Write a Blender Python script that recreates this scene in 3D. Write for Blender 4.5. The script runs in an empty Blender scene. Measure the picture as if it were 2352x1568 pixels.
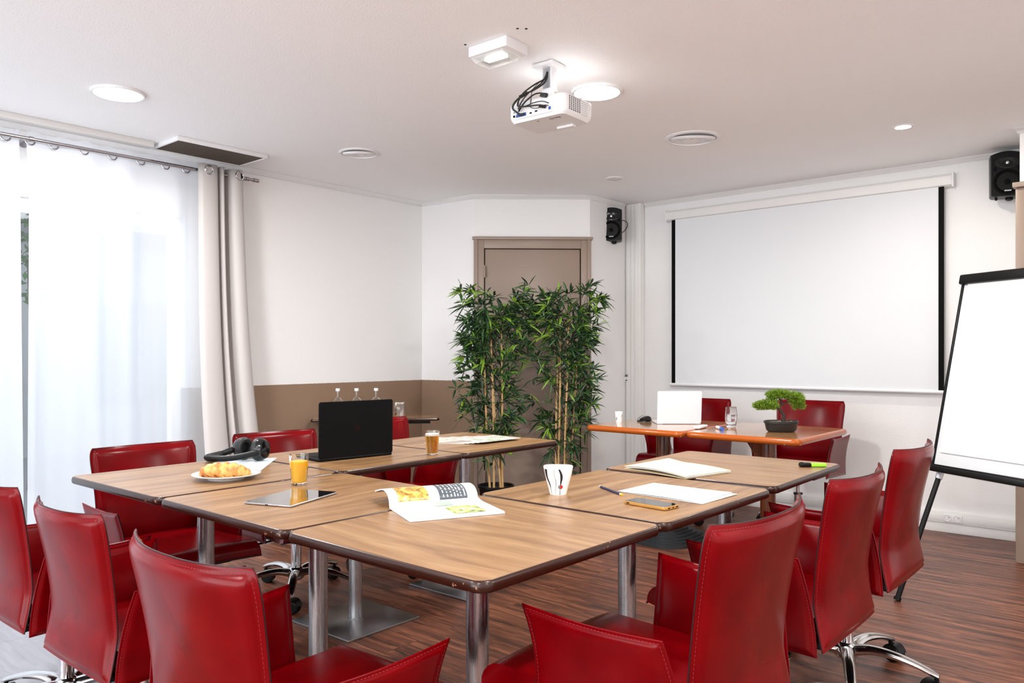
import bpy, bmesh, math, random
from mathutils import Vector, Matrix, Euler
PI = math.pi
SC = bpy.context.scene
COL = SC.collection

# ------------------------------------------------------------------ camera, world, lights, exposure
cam_d = bpy.data.cameras.new('camera')
cam = bpy.data.objects.new('camera', cam_d); COL.objects.link(cam)
cam.location = (0.0, 0.0, 1.197)
cam.rotation_euler = (PI / 2, 0, 0.713)
cam_d.sensor_width = 36.0
cam_d.lens = 1804.0 / 2352.0 * 36.0
cam_d.shift_x = 0.0
cam_d.shift_y = 27.0 / 2352.0
cam_d.clip_start = 0.05
SC.camera = cam

SC.view_settings.view_transform = 'Standard'
SC.view_settings.look = 'None'
SC.view_settings.gamma = 1.0
SC.view_settings.use_curve_mapping = False
SC.view_settings.exposure = 0.62

world = bpy.data.worlds.new('world'); SC.world = world
world.use_nodes = True
wn = world.node_tree.nodes; wl = world.node_tree.links
wn.clear()
w_out = wn.new('ShaderNodeOutputWorld'); w_bg = wn.new('ShaderNodeBackground')
w_bg.inputs[0].default_value = (0.86, 0.93, 1.0, 1)
w_bg.inputs[1].default_value = 0.38
wl.new(w_bg.outputs[0], w_out.inputs[0])

def area_light(name, loc, rot, size, power, color=(1, 1, 1), size_y=None, shape=None, spread=None):
    d = bpy.data.lights.new(name, 'AREA')
    d.energy = power; d.color = color; d.size = size
    if size_y: d.shape = 'RECTANGLE'; d.size_y = size_y
    if shape: d.shape = shape
    if spread: d.spread = spread
    o = bpy.data.objects.new(name, d); COL.objects.link(o)
    o.location = loc; o.rotation_euler = rot
    return o

# added fill behind the viewpoint brightens the ceiling; daylight through the side window
area_light('front_fill', (-1.4, -3.55, 1.1), (math.radians(120), 0, 0), 6.0, 185, (0.90, 0.955, 1.0), 2.1)
area_light('side_daylight', (-5.75, 0.6, 1.2), (math.radians(105), 0, math.radians(-90)), 3.8, 25, (0.78, 0.89, 1.0), 2.2)

# ------------------------------------------------------------------ helpers
def srgb(r, g, b):
    f = lambda c: ((c / 255.0) / 12.92) if c / 255.0 <= 0.04045 else (((c / 255.0) + 0.055) / 1.055) ** 2.4
    return (f(r), f(g), f(b), 1.0)

def mat(name, color, rough=0.5, metal=0.0, **kw):
    m = bpy.data.materials.new(name); m.use_nodes = True
    b = m.node_tree.nodes['Principled BSDF']
    b.inputs['Base Color'].default_value = color
    b.inputs['Roughness'].default_value = rough
    b.inputs['Metallic'].default_value = metal
    for k, v in kw.items():
        b.inputs[k.replace('_', ' ')].default_value = v
    return m

def nodes(m):
    return m.node_tree.nodes, m.node_tree.links, m.node_tree.nodes['Principled BSDF']

def add_bump(m, scale=200.0, strength=0.1, dist=0.002, detail=3.0, coord='Object'):
    n, l, b = nodes(m)
    tc = n.new('ShaderNodeTexCoord'); nz = n.new('ShaderNodeTexNoise'); bp = n.new('ShaderNodeBump')
    nz.inputs['Scale'].default_value = scale; nz.inputs['Detail'].default_value = detail
    bp.inputs['Strength'].default_value = strength; bp.inputs['Distance'].default_value = dist
    l.new(tc.outputs[coord], nz.inputs['Vector']); l.new(nz.outputs['Fac'], bp.inputs['Height'])
    l.new(bp.outputs['Normal'], b.inputs['Normal'])
    return m

class MB:
    """collects shapes, then links them as ONE mesh object"""
    def __init__(self): self.v = []; self.f = []; self.mi = []
    def add(self, vs, fs, mi=0, M=None):
        o = len(self.v)
        for p in vs:
            p = Vector(p)
            self.v.append(M @ p if M is not None else p)
        for fc in fs:
            self.f.append([i + o for i in fc]); self.mi.append(mi)
        return self
    def box(self, c, s, mi=0, rot=(0, 0, 0), bev=0.0, seg=2, M=None):
        bm = bmesh.new(); bmesh.ops.create_cube(bm, size=1.0)
        for v in bm.verts: v.co = Vector((v.co.x * s[0], v.co.y * s[1], v.co.z * s[2]))
        if bev > 0: bmesh.ops.bevel(bm, geom=bm.edges[:], offset=min(bev, min(s) * 0.49), segments=seg, profile=0.5, affect='EDGES')
        T = Matrix.Translation(c) @ Euler(rot).to_matrix().to_4x4()
        if M is not None: T = M @ T
        bm.verts.index_update()
        self.add([v.co.copy() for v in bm.verts], [[v.index for v in f.verts] for f in bm.faces], mi, T)
        bm.free(); return self
    def lathe(self, prof, n=32, mi=0, M=None, cap=True, sx=1.0, sy=1.0):
        vs = []; fs = []
        for r, z in prof:
            for i in range(n):
                a = 2 * PI * i / n; vs.append((r * math.cos(a) * sx, r * math.sin(a) * sy, z))
        for k in range(len(prof) - 1):
            for i in range(n):
                j = (i + 1) % n; fs.append([k * n + i, k * n + j, (k + 1) * n + j, (k + 1) * n + i])
        if cap:
            if prof[0][0] > 1e-6: fs.append(list(range(n))[::-1])
            if prof[-1][0] > 1e-6: fs.append([(len(prof) - 1) * n + i for i in range(n)])
        return self.add(vs, fs, mi, M)
    def cyl(self, p0, p1, r, n=20, mi=0, r1=None):
        p0 = Vector(p0); p1 = Vector(p1); d = p1 - p0; L = d.length
        q = d.to_track_quat('Z', 'Y').to_matrix().to_4x4()
        return self.lathe([(r, 0), (r if r1 is None else r1, L)], n, mi, Matrix.Translation(p0) @ q)
    def tube(self, pts, r, n=10, mi=0, closed=False, rs=None, flat=1.0):
        pts = [Vector(p) for p in pts]; N = len(pts); vs = []; fs = []
        up = Vector((0, 0, 1)); prev = None
        for i in range(N):
            a = pts[(i - 1) % N] if (i > 0 or closed) else pts[0]
            b = pts[(i + 1) % N] if (i < N - 1 or closed) else pts[-1]
            t = (b - a).normalized()
            if prev is None:
                x = t.cross(up)
                if x.length < 1e-3: x = t.cross(Vector((1, 0, 0)))
                x.normalize()
            else:
                x = (prev - t * prev.dot(t)).normalized()
            prev = x; y = t.cross(x)
            rr = rs[i] if rs else r
            for k in range(n):
                an = 2 * PI * k / n
                vs.append(pts[i] + x * (math.cos(an) * rr) + y * (math.sin(an) * rr * flat))
        for i in range(N if closed else N - 1):
            j = (i + 1) % N
            for k in range(n):
                m = (k + 1) % n
                fs.append([i * n + k, i * n + m, j * n + m, j * n + k])
        if not closed:
            fs.append(list(range(n))[::-1]); fs.append([(N - 1) * n + k for k in range(n)])
        return self.add(vs, fs, mi)
    def grid(self, fn, nu, nv, mi=0, flip=False, M=None):
        vs = [fn(i / nu, j / nv) for j in range(nv + 1) for i in range(nu + 1)]
        fs = []
        for j in range(nv):
            for i in range(nu):
                a = j * (nu + 1) + i
                q = [a, a + 1, a + nu + 2, a + nu + 1]
                fs.append(q[::-1] if flip else q)
        return self.add(vs, fs, mi, M)
    def prism(self, pts, z0, z1, mi=0, M=None):
        n = len(pts)
        vs = [(x, y, z0) for x, y in pts] + [(x, y, z1) for x, y in pts]
        fs = [list(range(n))[::-1], list(range(n, 2 * n))]
        for i in range(n):
            j = (i + 1) % n; fs.append([i, j, n + j, n + i])
        return self.add(vs, fs, mi, M)
    def build(self, name, mats, parent=None, loc=None, rot=None, smooth=True, angle=35, fix=False):
        me = bpy.data.meshes.new(name)
        me.from_pydata([tuple(p) for p in self.v], [], self.f)
        if not isinstance(mats, (list, tuple)): mats = [mats]
        for m in mats: me.materials.append(m)
        me.polygons.foreach_set('material_index', self.mi)
        if fix:
            bm = bmesh.new(); bm.from_mesh(me); bmesh.ops.recalc_face_normals(bm, faces=bm.faces[:]); bm.to_mesh(me); bm.free()
        if smooth:
            me.polygons.foreach_set('use_smooth', [True] * len(me.polygons))
            me.set_sharp_from_angle(angle=math.radians(angle))
        me.update()
        o = bpy.data.objects.new(name, me); COL.objects.link(o)
        if parent is not None: o.parent = parent
        if loc is not None: o.location = loc
        if rot is not None: o.rotation_euler = rot
        return o

def tag(o, label=None, cat=None, group=None, kind=None):
    if label: o['label'] = label
    if cat: o['category'] = cat
    if group: o['group'] = group
    if kind: o['kind'] = kind
    return o

def thing(name, label, cat, loc=(0, 0, 0), rz=0.0, group=None):
    o = bpy.data.objects.new(name, None); COL.objects.link(o)
    o.empty_display_size = 0.1
    o.location = loc; o.rotation_euler = (0, 0, rz)
    return tag(o, label, cat, group)

def struct(o): o['kind'] = 'structure'; return o

def copy_tree(o, parent=None):
    c = o.copy(); COL.objects.link(c); c.parent = parent
    for ch in list(o.children):
        copy_tree(ch, c)
    return c

def rrect(w, h, r, n=6):
    pts = []
    for cx, cy, a0 in ((w / 2 - r, h / 2 - r, 0), (-w / 2 + r, h / 2 - r, PI / 2), (-w / 2 + r, -h / 2 + r, PI), (w / 2 - r, -h / 2 + r, 1.5 * PI)):
        for i in range(n + 1):
            a = a0 + PI / 2 * i / n
            pts.append((cx + r * math.cos(a), cy + r * math.sin(a)))
    return pts

def text_mb(txt, size, depth=0.0, align='CENTER'):
    cu = bpy.data.curves.new('lettering', 'FONT'); cu.body = txt; cu.size = size; cu.extrude = depth
    cu.align_x = align; cu.align_y = 'CENTER'; cu.resolution_u = 3
    to = bpy.data.objects.new('lettering', cu); COL.objects.link(to)
    dg = bpy.context.evaluated_depsgraph_get()
    me = bpy.data.meshes.new_from_object(to.evaluated_get(dg))
    m = MB(); m.add([v.co.copy() for v in me.vertices], [list(p.vertices) for p in me.polygons])
    bpy.data.objects.remove(to); bpy.data.curves.remove(cu); bpy.data.meshes.remove(me)
    return m

# ------------------------------------------------------------------ materials
def wood_mat(name, cols, rough, rot90=False, sx=2.2, sy=26.0, coat=0.0, dirt=False):
    m = mat(name, (1, 1, 1, 1), rough, Coat_Weight=coat, Coat_Roughness=0.08)
    n, l, b = nodes(m)
    tc = n.new('ShaderNodeTexCoord'); oi = n.new('ShaderNodeObjectInfo')
    mp = n.new('ShaderNodeMapping'); mp.inputs['Scale'].default_value = (sx, sy, 4.0)
    ad = n.new('ShaderNodeVectorMath'); ad.operation = 'ADD'
    ml = n.new('ShaderNodeVectorMath'); ml.operation = 'SCALE'; ml.inputs['Scale'].default_value = 37.0
    cx = n.new('ShaderNodeCombineXYZ')
    l.new(oi.outputs['Random'], cx.inputs[0]); l.new(oi.outputs['Random'], cx.inputs[1])
    l.new(cx.outputs[0], ml.inputs[0]); l.new(tc.outputs['Object'], mp.inputs['Vector'])
    # bend the grain a little
    nw = n.new('ShaderNodeTexNoise'); nw.inputs['Scale'].default_value = 2.3; nw.inputs['Detail'].default_value = 1.5
    l.new(tc.outputs['Object'], nw.inputs['Vector'])
    sc = n.new('ShaderNodeVectorMath'); sc.operation = 'SCALE'; sc.inputs['Scale'].default_value = 2.2
    l.new(nw.outputs['Color'], sc.inputs[0])
    l.new(mp.outputs['Vector'], ad.inputs[0]); l.new(ml.outputs['Vector'], ad.inputs[1])
    ad2 = n.new('ShaderNodeVectorMath'); ad2.operation = 'ADD'
    l.new(ad.outputs['Vector'], ad2.inputs[0]); l.new(sc.outputs['Vector'], ad2.inputs[1])
    nz = n.new('ShaderNodeTexNoise'); nz.inputs['Scale'].default_value = 1.0; nz.inputs['Detail'].default_value = 6.0
    nz.inputs['Roughness'].default_value = 0.62; nz.inputs['Distortion'].default_value = 0.35
    l.new(ad2.outputs['Vector'], nz.inputs['Vector'])
    rp = n.new('ShaderNodeValToRGB')
    rp.color_ramp.elements[0].position = 0.28; rp.color_ramp.elements[0].color = cols[0]
    rp.color_ramp.elements[1].position = 0.70; rp.color_ramp.elements[1].color = cols[2]
    e = rp.color_ramp.elements.new(0.50); e.color = cols[1]
    l.new(nz.outputs['Fac'], rp.inputs['Fac']); l.new(rp.outputs['Color'], b.inputs['Base Color'])
    return m

M_top = wood_mat('oak_laminate', (srgb(110, 77, 47), srgb(141, 105, 69), srgb(164, 129, 90)), 0.33)
M_topg = wood_mat('varnished_top', (srgb(150, 100, 60), srgb(178, 128, 84), srgb(196, 148, 104)), 0.13, coat=0.6)

def edge_mat(name, c0, c1, rough, wear):
    m = mat(name, c0, rough, Coat_Weight=0.15, Coat_Roughness=0.1, Specular_IOR_Level=0.35)
    n, l, b = nodes(m)
    tc = n.new('ShaderNodeTexCoord'); nz = n.new('ShaderNodeTexNoise'); nz.inputs['Scale'].default_value = 60; nz.inputs['Detail'].default_value = 4
    n2 = n.new('ShaderNodeTexNoise'); n2.inputs['Scale'].default_value = 7; n2.inputs['Detail'].default_value = 2
    l.new(tc.outputs['Object'], nz.inputs['Vector']); l.new(tc.outputs['Object'], n2.inputs['Vector'])
    mm = n.new('ShaderNodeMath'); mm.operation = 'MULTIPLY'
    l.new(nz.outputs['Fac'], mm.inputs[0]); l.new(n2.outputs['Fac'], mm.inputs[1])
    rp = n.new('ShaderNodeValToRGB')
    rp.color_ramp.elements[0].position = wear; rp.color_ramp.elements[0].color = c0
    rp.color_ramp.elements[1].position = wear + 0.02; rp.color_ramp.elements[1].color = c1
    l.new(mm.outputs[0], rp.inputs['Fac']); l.new(rp.outputs['Color'], b.inputs['Base Color'])
    return m
M_edge = edge_mat('dark_stained_edge', srgb(44, 19, 10), srgb(150, 104, 80), 0.30, 0.405)
M_edgeo = edge_mat('amber_varnished_edge', srgb(170, 82, 20), srgb(235, 190, 140), 0.16, 0.43)
M_legwood = wood_mat('dark_varnished_wood', (srgb(50, 22, 8), srgb(96, 46, 16), srgb(130, 66, 24)), 0.2, sx=22, sy=22, coat=0.4)
M_steel = mat('brushed_steel', srgb(178, 176, 178), 0.27, 1.0)
def brush(m, sc=(1, 1, 60)):
    n, l, b = nodes(m)
    tc = n.new('ShaderNodeTexCoord'); mp = n.new('ShaderNodeMapping'); mp.inputs['Scale'].default_value = sc
    nz = n.new('ShaderNodeTexNoise'); nz.inputs['Scale'].default_value = 9; nz.inputs['Detail'].default_value = 3
    mr = n.new('ShaderNodeMapRange'); mr.inputs['To Min'].default_value = 0.25; mr.inputs['To Max'].default_value = 0.29
    l.new(tc.outputs['Object'], mp.inputs['Vector']); l.new(mp.outputs['Vector'], nz.inputs['Vector'])
    l.new(nz.outputs['Fac'], mr.inputs['Value']); l.new(mr.outputs[0], b.inputs['Roughness'])
brush(M_steel, (60, 60, 1.0))
M_plate = mat('satin_steel_plate', srgb(168, 170, 172), 0.33, 1.0)
M_chrome = mat('chrome', srgb(225, 225, 230), 0.07, 1.0)
M_alu = mat('polished_aluminium', srgb(205, 203, 202), 0.14, 1.0)
M_blackp = mat('black_plastic', srgb(9, 9, 10), 0.38, Specular_IOR_Level=0.25)
M_blackg = mat('glossy_black_plastic', srgb(10, 10, 11), 0.16)
M_blackm = mat('matt_black', srgb(6, 6, 6), 0.65, Specular_IOR_Level=0.1)
M_white = mat('white_plastic', srgb(235, 235, 236), 0.4)
M_whitep = mat('white_paint', srgb(232, 231, 229), 0.45)

# red bonded leather
M_red = mat('red_leather', (0.335, 0.0065, 0.0105, 1), 0.21, Specular_IOR_Level=0.17)
def leather(m, c0, c1):
    n, l, b = nodes(m)
    tc = n.new('ShaderNodeTexCoord'); oi = n.new('ShaderNodeObjectInfo')
    nz = n.new('ShaderNodeTexNoise'); nz.inputs['Scale'].default_value = 9; nz.inputs['Detail'].default_value = 4
    rp = n.new('ShaderNodeValToRGB')
    rp.color_ramp.elements[0].position = 0.35; rp.color_ramp.elements[0].color = c0
    rp.color_ramp.elements[1].position = 0.65; rp.color_ramp.elements[1].color = c1
    l.new(tc.outputs['Object'], nz.inputs['Vector']); l.new(nz.outputs['Fac'], rp.inputs['Fac'])
    l.new(rp.outputs['Color'], b.inputs['Base Color'])
    n2 = n.new('ShaderNodeTexNoise'); n2.inputs['Scale'].default_value = 420; n2.inputs['Detail'].default_value = 2
    bp = n.new('ShaderNodeBump'); bp.inputs['Strength'].default_value = 0.06; bp.inputs['Distance'].default_value = 0.001
    l.new(tc.outputs['Object'], n2.inputs['Vector']); l.new(n2.outputs['Fac'], bp.inputs['Height']); l.new(bp.outputs['Normal'], b.inputs['Normal'])
leather(M_red, (0.112, 0.0001, 0.0015, 1), (0.155, 0.0003, 0.0019, 1))
M_piping = mat('worn_dark_edge', srgb(34, 8, 10), 0.5, Specular_IOR_Level=.3)
M_stitch = mat('red_thread', srgb(140, 14, 26), 0.8)

def wall_mat(name, painted):
    m = mat(name, srgb(238, 237, 236), 0.75)
    n, l, b = nodes(m)
    tc = n.new('ShaderNodeTexCoord'); ge = n.new('ShaderNodeNewGeometry')
    nz = n.new('ShaderNodeTexNoise'); nz.inputs['Scale'].default_value = 150; nz.inputs['Detail'].default_value = 4
    bp = n.new('ShaderNodeBump'); bp.inputs['Strength'].default_value = 0.30; bp.inputs['Distance'].default_value = 0.004
    l.new(ge.outputs['Position'], nz.inputs['Vector']); l.new(nz.outputs['Fac'], bp.inputs['Height']); l.new(bp.outputs['Normal'], b.inputs['Normal'])
    if painted:
        sp = n.new('ShaderNodeSeparateXYZ'); l.new(ge.outputs['Position'], sp.inputs[0])
        n2 = n.new('ShaderNodeTexNoise'); n2.inputs['Scale'].default_value = 60; n2.inputs['Detail'].default_value = 1
        l.new(ge.outputs['Position'], n2.inputs['Vector'])
        ma = n.new('ShaderNodeMath'); ma.operation = 'MULTIPLY_ADD'; ma.inputs[1].default_value = 0.006
        l.new(n2.outputs['Fac'], ma.inputs[0]); l.new(sp.outputs[2], ma.inputs[2])
        lt = n.new('ShaderNodeMath'); lt.operation = 'LESS_THAN'; lt.inputs[1].default_value = 0.972
        l.new(ma.outputs[0], lt.inputs[0])
        mx = n.new('ShaderNodeMix'); mx.data_type = 'RGBA'
        mx.inputs['A'].default_value = srgb(238, 237, 236); mx.inputs['B'].default_value = srgb(142, 116, 94)
        l.new(lt.outputs[0], mx.inputs['Factor']); l.new(mx.outputs['Result'], b.inputs['Base Color'])
    return m
M_wall = wall_mat('white_textured_wall', False)
M_wall2 = wall_mat('white_wall_taupe_dado', True)
M_ceil = mat('textured_ceiling', srgb(248, 248, 248), 0.8); add_bump(M_ceil, 120, 0.30, 0.004)
M_cornice = mat('white_cornice', srgb(228, 227, 226), 0.5)
M_taupe = mat('taupe_gloss_paint', srgb(150, 131, 117), 0.38)

def plank_mat(name, c_dark, c_mid, c_lite, rough, seam, pw, pl, gy=30.0, warp=1.1):
    m = mat(name, c_mid, rough)
    n, l, b = nodes(m)
    ge = n.new('ShaderNodeNewGeometry')
    br = n.new('ShaderNodeTexBrick'); br.offset = 0.37; br.offset_frequency = 2
    br.inputs['Scale'].default_value = 1.0; br.inputs['Brick Width'].default_value = pl; br.inputs['Row Height'].default_value = pw
    br.inputs['Mortar Size'].default_value = 0.0012; br.inputs['Mortar Smooth'].default_value = 0.1; br.inputs['Bias'].default_value = 0.0
    br.inputs['Color1'].default_value = (0, 0, 0, 1); br.inputs['Color2'].default_value = (1, 1, 1, 1)
    l.new(ge.outputs['Position'], br.inputs['Vector'])
    mp = n.new('ShaderNodeMapping'); mp.inputs['Scale'].default_value = (2.0, gy, 1)
    l.new(ge.outputs['Position'], mp.inputs['Vector'])
    sc = n.new('ShaderNodeVectorMath'); sc.operation = 'SCALE'; sc.inputs['Scale'].default_value = 23.0
    l.new(br.outputs['Color'], sc.inputs[0])
    nw = n.new('ShaderNodeTexNoise'); nw.inputs['Scale'].default_value = 5.0; nw.inputs['Detail'].default_value = 2
    l.new(ge.outputs['Position'], nw.inputs['Vector'])
    sw = n.new('ShaderNodeVectorMath'); sw.operation = 'SCALE'; sw.inputs['Scale'].default_value = warp
    l.new(nw.outputs['Color'], sw.inputs[0])
    a1 = n.new('ShaderNodeVectorMath'); a1.operation = 'ADD'; a2 = n.new('ShaderNodeVectorMath'); a2.operation = 'ADD'
    l.new(mp.outputs['Vector'], a1.inputs[0]); l.new(sc.outputs['Vector'], a1.inputs[1])
    l.new(a1.outputs['Vector'], a2.inputs[0]); l.new(sw.outputs['Vector'], a2.inputs[1])
    nz = n.new('ShaderNodeTexNoise'); nz.inputs['Scale'].default_value = 1.0; nz.inputs['Detail'].default_value = 7; nz.inputs['Roughness'].default_value = 0.65
    nz.inputs['Distortion'].default_value = 0.5
    l.new(a2.outputs['Vector'], nz.inputs['Vector'])
    rp = n.new('ShaderNodeValToRGB')
    rp.color_ramp.elements[0].position = 0.33; rp.color_ramp.elements[0].color = c_dark
    rp.color_ramp.elements[1].position = 0.68; rp.color_ramp.elements[1].color = c_lite
    e = rp.color_ramp.elements.new(0.5); e.color = c_mid
    l.new(nz.outputs['Fac'], rp.inputs['Fac'])
    mx = n.new('ShaderNodeMix'); mx.data_type = 'RGBA'; mx.inputs['B'].default_value = seam
    l.new(br.outputs['Fac'], mx.inputs['Factor']); l.new(rp.outputs['Color'], mx.inputs['A'])
    l.new(mx.outputs['Result'], b.inputs['Base Color'])
    bp = n.new('ShaderNodeBump'); bp.inputs['Strength'].default_value = 0.15; bp.inputs['Distance'].default_value = 0.001
    l.new(nz.outputs['Fac'], bp.inputs['Height']); l.new(bp.outputs['Normal'], b.inputs['Normal'])
    return m
M_floor = plank_mat('walnut_vinyl_planks', srgb(48, 26, 18), srgb(104, 60, 42), srgb(150, 94, 66), 0.42, srgb(38, 22, 16), 0.185, 1.22)
M_tile = plank_mat('pale_grey_vinyl_planks', srgb(132, 132, 138), srgb(142, 142, 148), srgb(152, 152, 158), 0.4, srgb(110, 110, 116), 0.32, 0.62)

def glass_mat(name, color=(1, 1, 1, 1), rough=0.0, ior=1.45):
    return mat(name, color, rough, 0.0, Transmission_Weight=1.0, IOR=ior)
M_glass = glass_mat('clear_glass')
M_pane = bpy.data.materials.new('window_pane'); M_pane.use_nodes = True
_n = M_pane.node_tree.nodes; _l = M_pane.node_tree.links; _n.clear()
_o = _n.new('ShaderNodeOutputMaterial'); _t = _n.new('ShaderNodeBsdfTransparent'); _g = _n.new('ShaderNodeBsdfGlossy'); _x = _n.new('ShaderNodeMixShader')
_g.inputs['Roughness'].default_value = 0.02; _x.inputs[0].default_value = 0.06
_l.new(_t.outputs[0], _x.inputs[1]); _l.new(_g.outputs[0], _x.inputs[2]); _l.new(_x.outputs[0], _o.inputs[0])
M_water = glass_mat('water', (0.97, 0.99, 1, 1), 0.0, 1.33)

# ------------------------------------------------------------------ the room
CE = 2.49
XL, YW = -5.0, 5.89            # side wall with the window, wall with the screen
XR = 2.2
def wallbox(name, x0, y0, x1, y1, z0, z1, m, th=0.12, side=1):
    """vertical slab whose inner face runs (x0,y0)-(x1,y1), thickness on the outer side"""
    d = Vector((x1 - x0, y1 - y0, 0)); n = Vector((d.y, -d.x, 0)).normalized() * side * th
    pts = [(x0, y0), (x1, y1), (x1 - n.x, y1 - n.y), (x0 - n.x, y0 - n.y)]
    mb = MB(); mb.prism(pts, z0, z1); return struct(mb.build(name, m, smooth=False, fix=True))

mb = MB(); mb.prism([(-2.62, -3.2), (XR, -3.2), (XR, 1.42), (-2.62, 1.42)], -0.08, 0.0); mb.prism([(XL, 1.42), (XR, 1.42), (XR, YW + .1), (-3.73, YW + .1), (-4.6, 5.6), (XL, 4.7)], -0.08, 0.0)
struct(mb.build('floor', M_floor, smooth=False, fix=True))
mb = MB(); mb.prism([(XL, -3.2), (-2.62, -3.2), (-2.62, 1.42), (XL, 1.42)], -0.08, 0.0, 1)
mb.prism([(XL, 1.42), (-4.40, 1.42), (-4.40, 3.4), (XL, 3.4)], -0.06, 0.0015, 1)
struct(mb.build('trim_1', [M_tile, M_tile], smooth=False, fix=True))
mb = MB(); mb.prism([(XL - .1, -3.2), (XR + .1, -3.2), (XR + .1, YW + .1), (XL - .1, YW + .1)], CE, CE + 0.08)
struct(mb.build('ceiling', M_ceil, smooth=False, fix=True))

# window wall: opening y -1.4 .. 2.48, z 0.05 .. 2.09
WY0, WY1, WZ1 = -1.5, 2.50, 2.09
mb = MB()
mb.prism([(XL, WY1), (XL, 4.62), (XL - .18, 4.62), (XL - .18, WY1)], 0, CE)
mb.prism([(XL, WY0), (XL, WY1), (XL - .18, WY1), (XL - .18, WY0)], WZ1, CE)
mb.prism([(XL, -3.2), (XL, WY0), (XL - .18, WY0), (XL - .18, -3.2)], 0, CE)
struct(mb.build('wall_left', M_wall2, smooth=False, fix=True))
wallbox('wall_back_left', -5.0, 4.60, -4.425, 4.648, 0, CE, M_wall2)
wallbox('wall_back_door', -4.425, 4.648, -3.731, 5.292, 0, CE, M_wall)
wallbox('wall_back_return', -3.731, 5.292, -3.731, YW, 0, CE, M_wall)
wallbox('wall_back', -3.80, YW, XR, YW, 0, CE, M_wall)
mb = MB(); mb.box(((-0.745 + XR) / 2, (5.32 + YW) / 2, CE / 2), (XR + 0.745, YW - 5.32, CE))
struct(mb.build('wall_right_return', M_wall, smooth=False))
mb = MB(); mb.prism([(XR, -3.2), (XR, 5.4), (XR + .1, 5.4), (XR + .1, -3.2)], 0, CE)
struct(mb.build('wall_right', M_wall, smooth=False, fix=True))

# cornice (profile swept along each wall run)
def cornice(name, pts, inward):
    prof = [(0.0, -0.032), (0.005, -0.032), (0.010, -0.025), (0.018, -0.012), (0.027, -0.006), (0.028, 0.0), (0.0, 0.0)]
    mb = MB(); n = len(prof)
    P = [Vector((x, y, 0)) for x, y in pts]
    vs = []
    for i, p in enumerate(P):
        ds = []
        if i > 0: ds.append((P[i] - P[i - 1]).normalized())
        if i < len(P) - 1: ds.append((P[i + 1] - P[i]).normalized())
        ns = [Vector((d.y, -d.x, 0)) * inward for d in ds]
        nn = ns[0] if len(ns) == 1 else (ns[0] + ns[1]).normalized() / max(0.3, math.cos(ns[0].angle(ns[1]) / 2))
        for a, b in prof: vs.append(p + nn * (a + 0.001) + Vector((0, 0, CE - 0.0005 + b)))
    fs = []
    for i in range(len(P) - 1):
        for k in range(n - 1):
            fs.append([i * n + k, i * n + k + 1, (i + 1) * n + k + 1, (i + 1) * n + k])
    mb.add(vs, fs)
    return struct(mb.build(name, M_cornice, angle=50))
cornice('trim_2', [(XL, -3.0), (XL, 4.60), (-4.425, 4.648), (-3.731, 5.292), (-3.731, 5.80)], 1)
cornice('trim_3', [(-3.57, YW), (-0.745, YW)], 1)
cornice('trim_4', [(-0.745, 5.86), (-0.745, 5.32), (XR, 5.32)], 1)

# skirting / trunking along the screen wall
mb = MB()
mb.box(((-3.57 - 0.745) / 2, YW - 0.011, 0.032), (2.80, 0.022, 0.064), bev=0.003)
mb.box(((-3.57 - 0.745) / 2, YW - 0.016, 0.100), (2.80, 0.032, 0.070), bev=0.003)
mb.box(((-3.57 - 0.745) / 2, YW - 0.019, 0.100), (2.80, 0.030, 0.044), bev=0.002)
struct(mb.build('baseboard_back', M_whitep))
mb = MB(); mb.box((-4.99, 3.6, 0.045), (0.02, 2.0, 0.09), bev=0.003)
struct(mb.build('baseboard_left', M_taupe))
# corner cable duct
mb = MB()
mb.box((-3.648, YW - 0.035, CE / 2), (0.150, 0.070, CE - 0.004), bev=0.003)
for x in (-3.695, -3.655, -3.615): mb.box((x, YW - 0.072, CE / 2), (0.034, 0.006, CE - 0.01), bev=0.0015)
mb.box((-3.592, YW - 0.03, CE / 2), (0.045, 0.02, CE - 0.006), bev=0.003)
struct(mb.build('trim_5', M_whitep))
# surface duct on the ceiling beside the window wall
mb = MB(); mb.box((-4.83, 0.35, CE - 0.017), (0.075, 3.7, 0.034), bev=0.003)
struct(mb.build('trim_6', M_whitep))

# door with frame on the diagonal wall
ddir = Vector((-3.731 + 4.425, 5.292 - 4.648, 0)); dlen = ddir.length; dang = math.atan2(ddir.y, ddir.x)
door = bpy.data.objects.new('door_1', None); COL.objects.link(door); door['kind'] = 'structure'
door.location = (-4.425, 4.648, 0); door.rotation_euler = (0, 0, dang)
H = 2.12
mb = MB()
mb.box((0.037, -0.024, H / 2), (0.085, 0.046, H), bev=0.006)
mb.box((dlen - 0.037, -0.024, H / 2), (0.085, 0.046, H), bev=0.006)
mb.box((dlen / 2, -0.0235, H - 0.035), (dlen - .157, 0.044, 0.075), bev=0.004)
mb.box((0.012, -0.034, H / 2), (0.03, 0.05, H), bev=0.004)
mb.box((dlen - 0.012, -0.034, H / 2), (0.03, 0.05, H), bev=0.004)
mb.box((dlen / 2, -0.036, H + 0.010), (dlen + 0.034, 0.056, 0.024), bev=0.004)
mb.build('door_frame', M_taupe, door)
mb = MB(); mb.box((dlen / 2, -0.016, 1.025), (dlen - 0.172, 0.024, 2.035), bev=0.003); mb.build('door_leaf', M_taupe, door)
mb = MB(); mb.box((dlen / 2, -0.004, 1.03), (dlen - 0.13, 0.006, 2.06)); mb.build('door_gap', M_blackm, door)
for z in (1.86, 0.95, 0.2):
    mb = MB(); mb.cyl((0.082, -0.052, z - 0.05), (0.082, -0.052, z + 0.05), 0.007, 12); mb.box((0.082, -0.046, z), (0.02, 0.006, 0.09), bev=0.001)
    mb.build('hinge', M_taupe, door)
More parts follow.
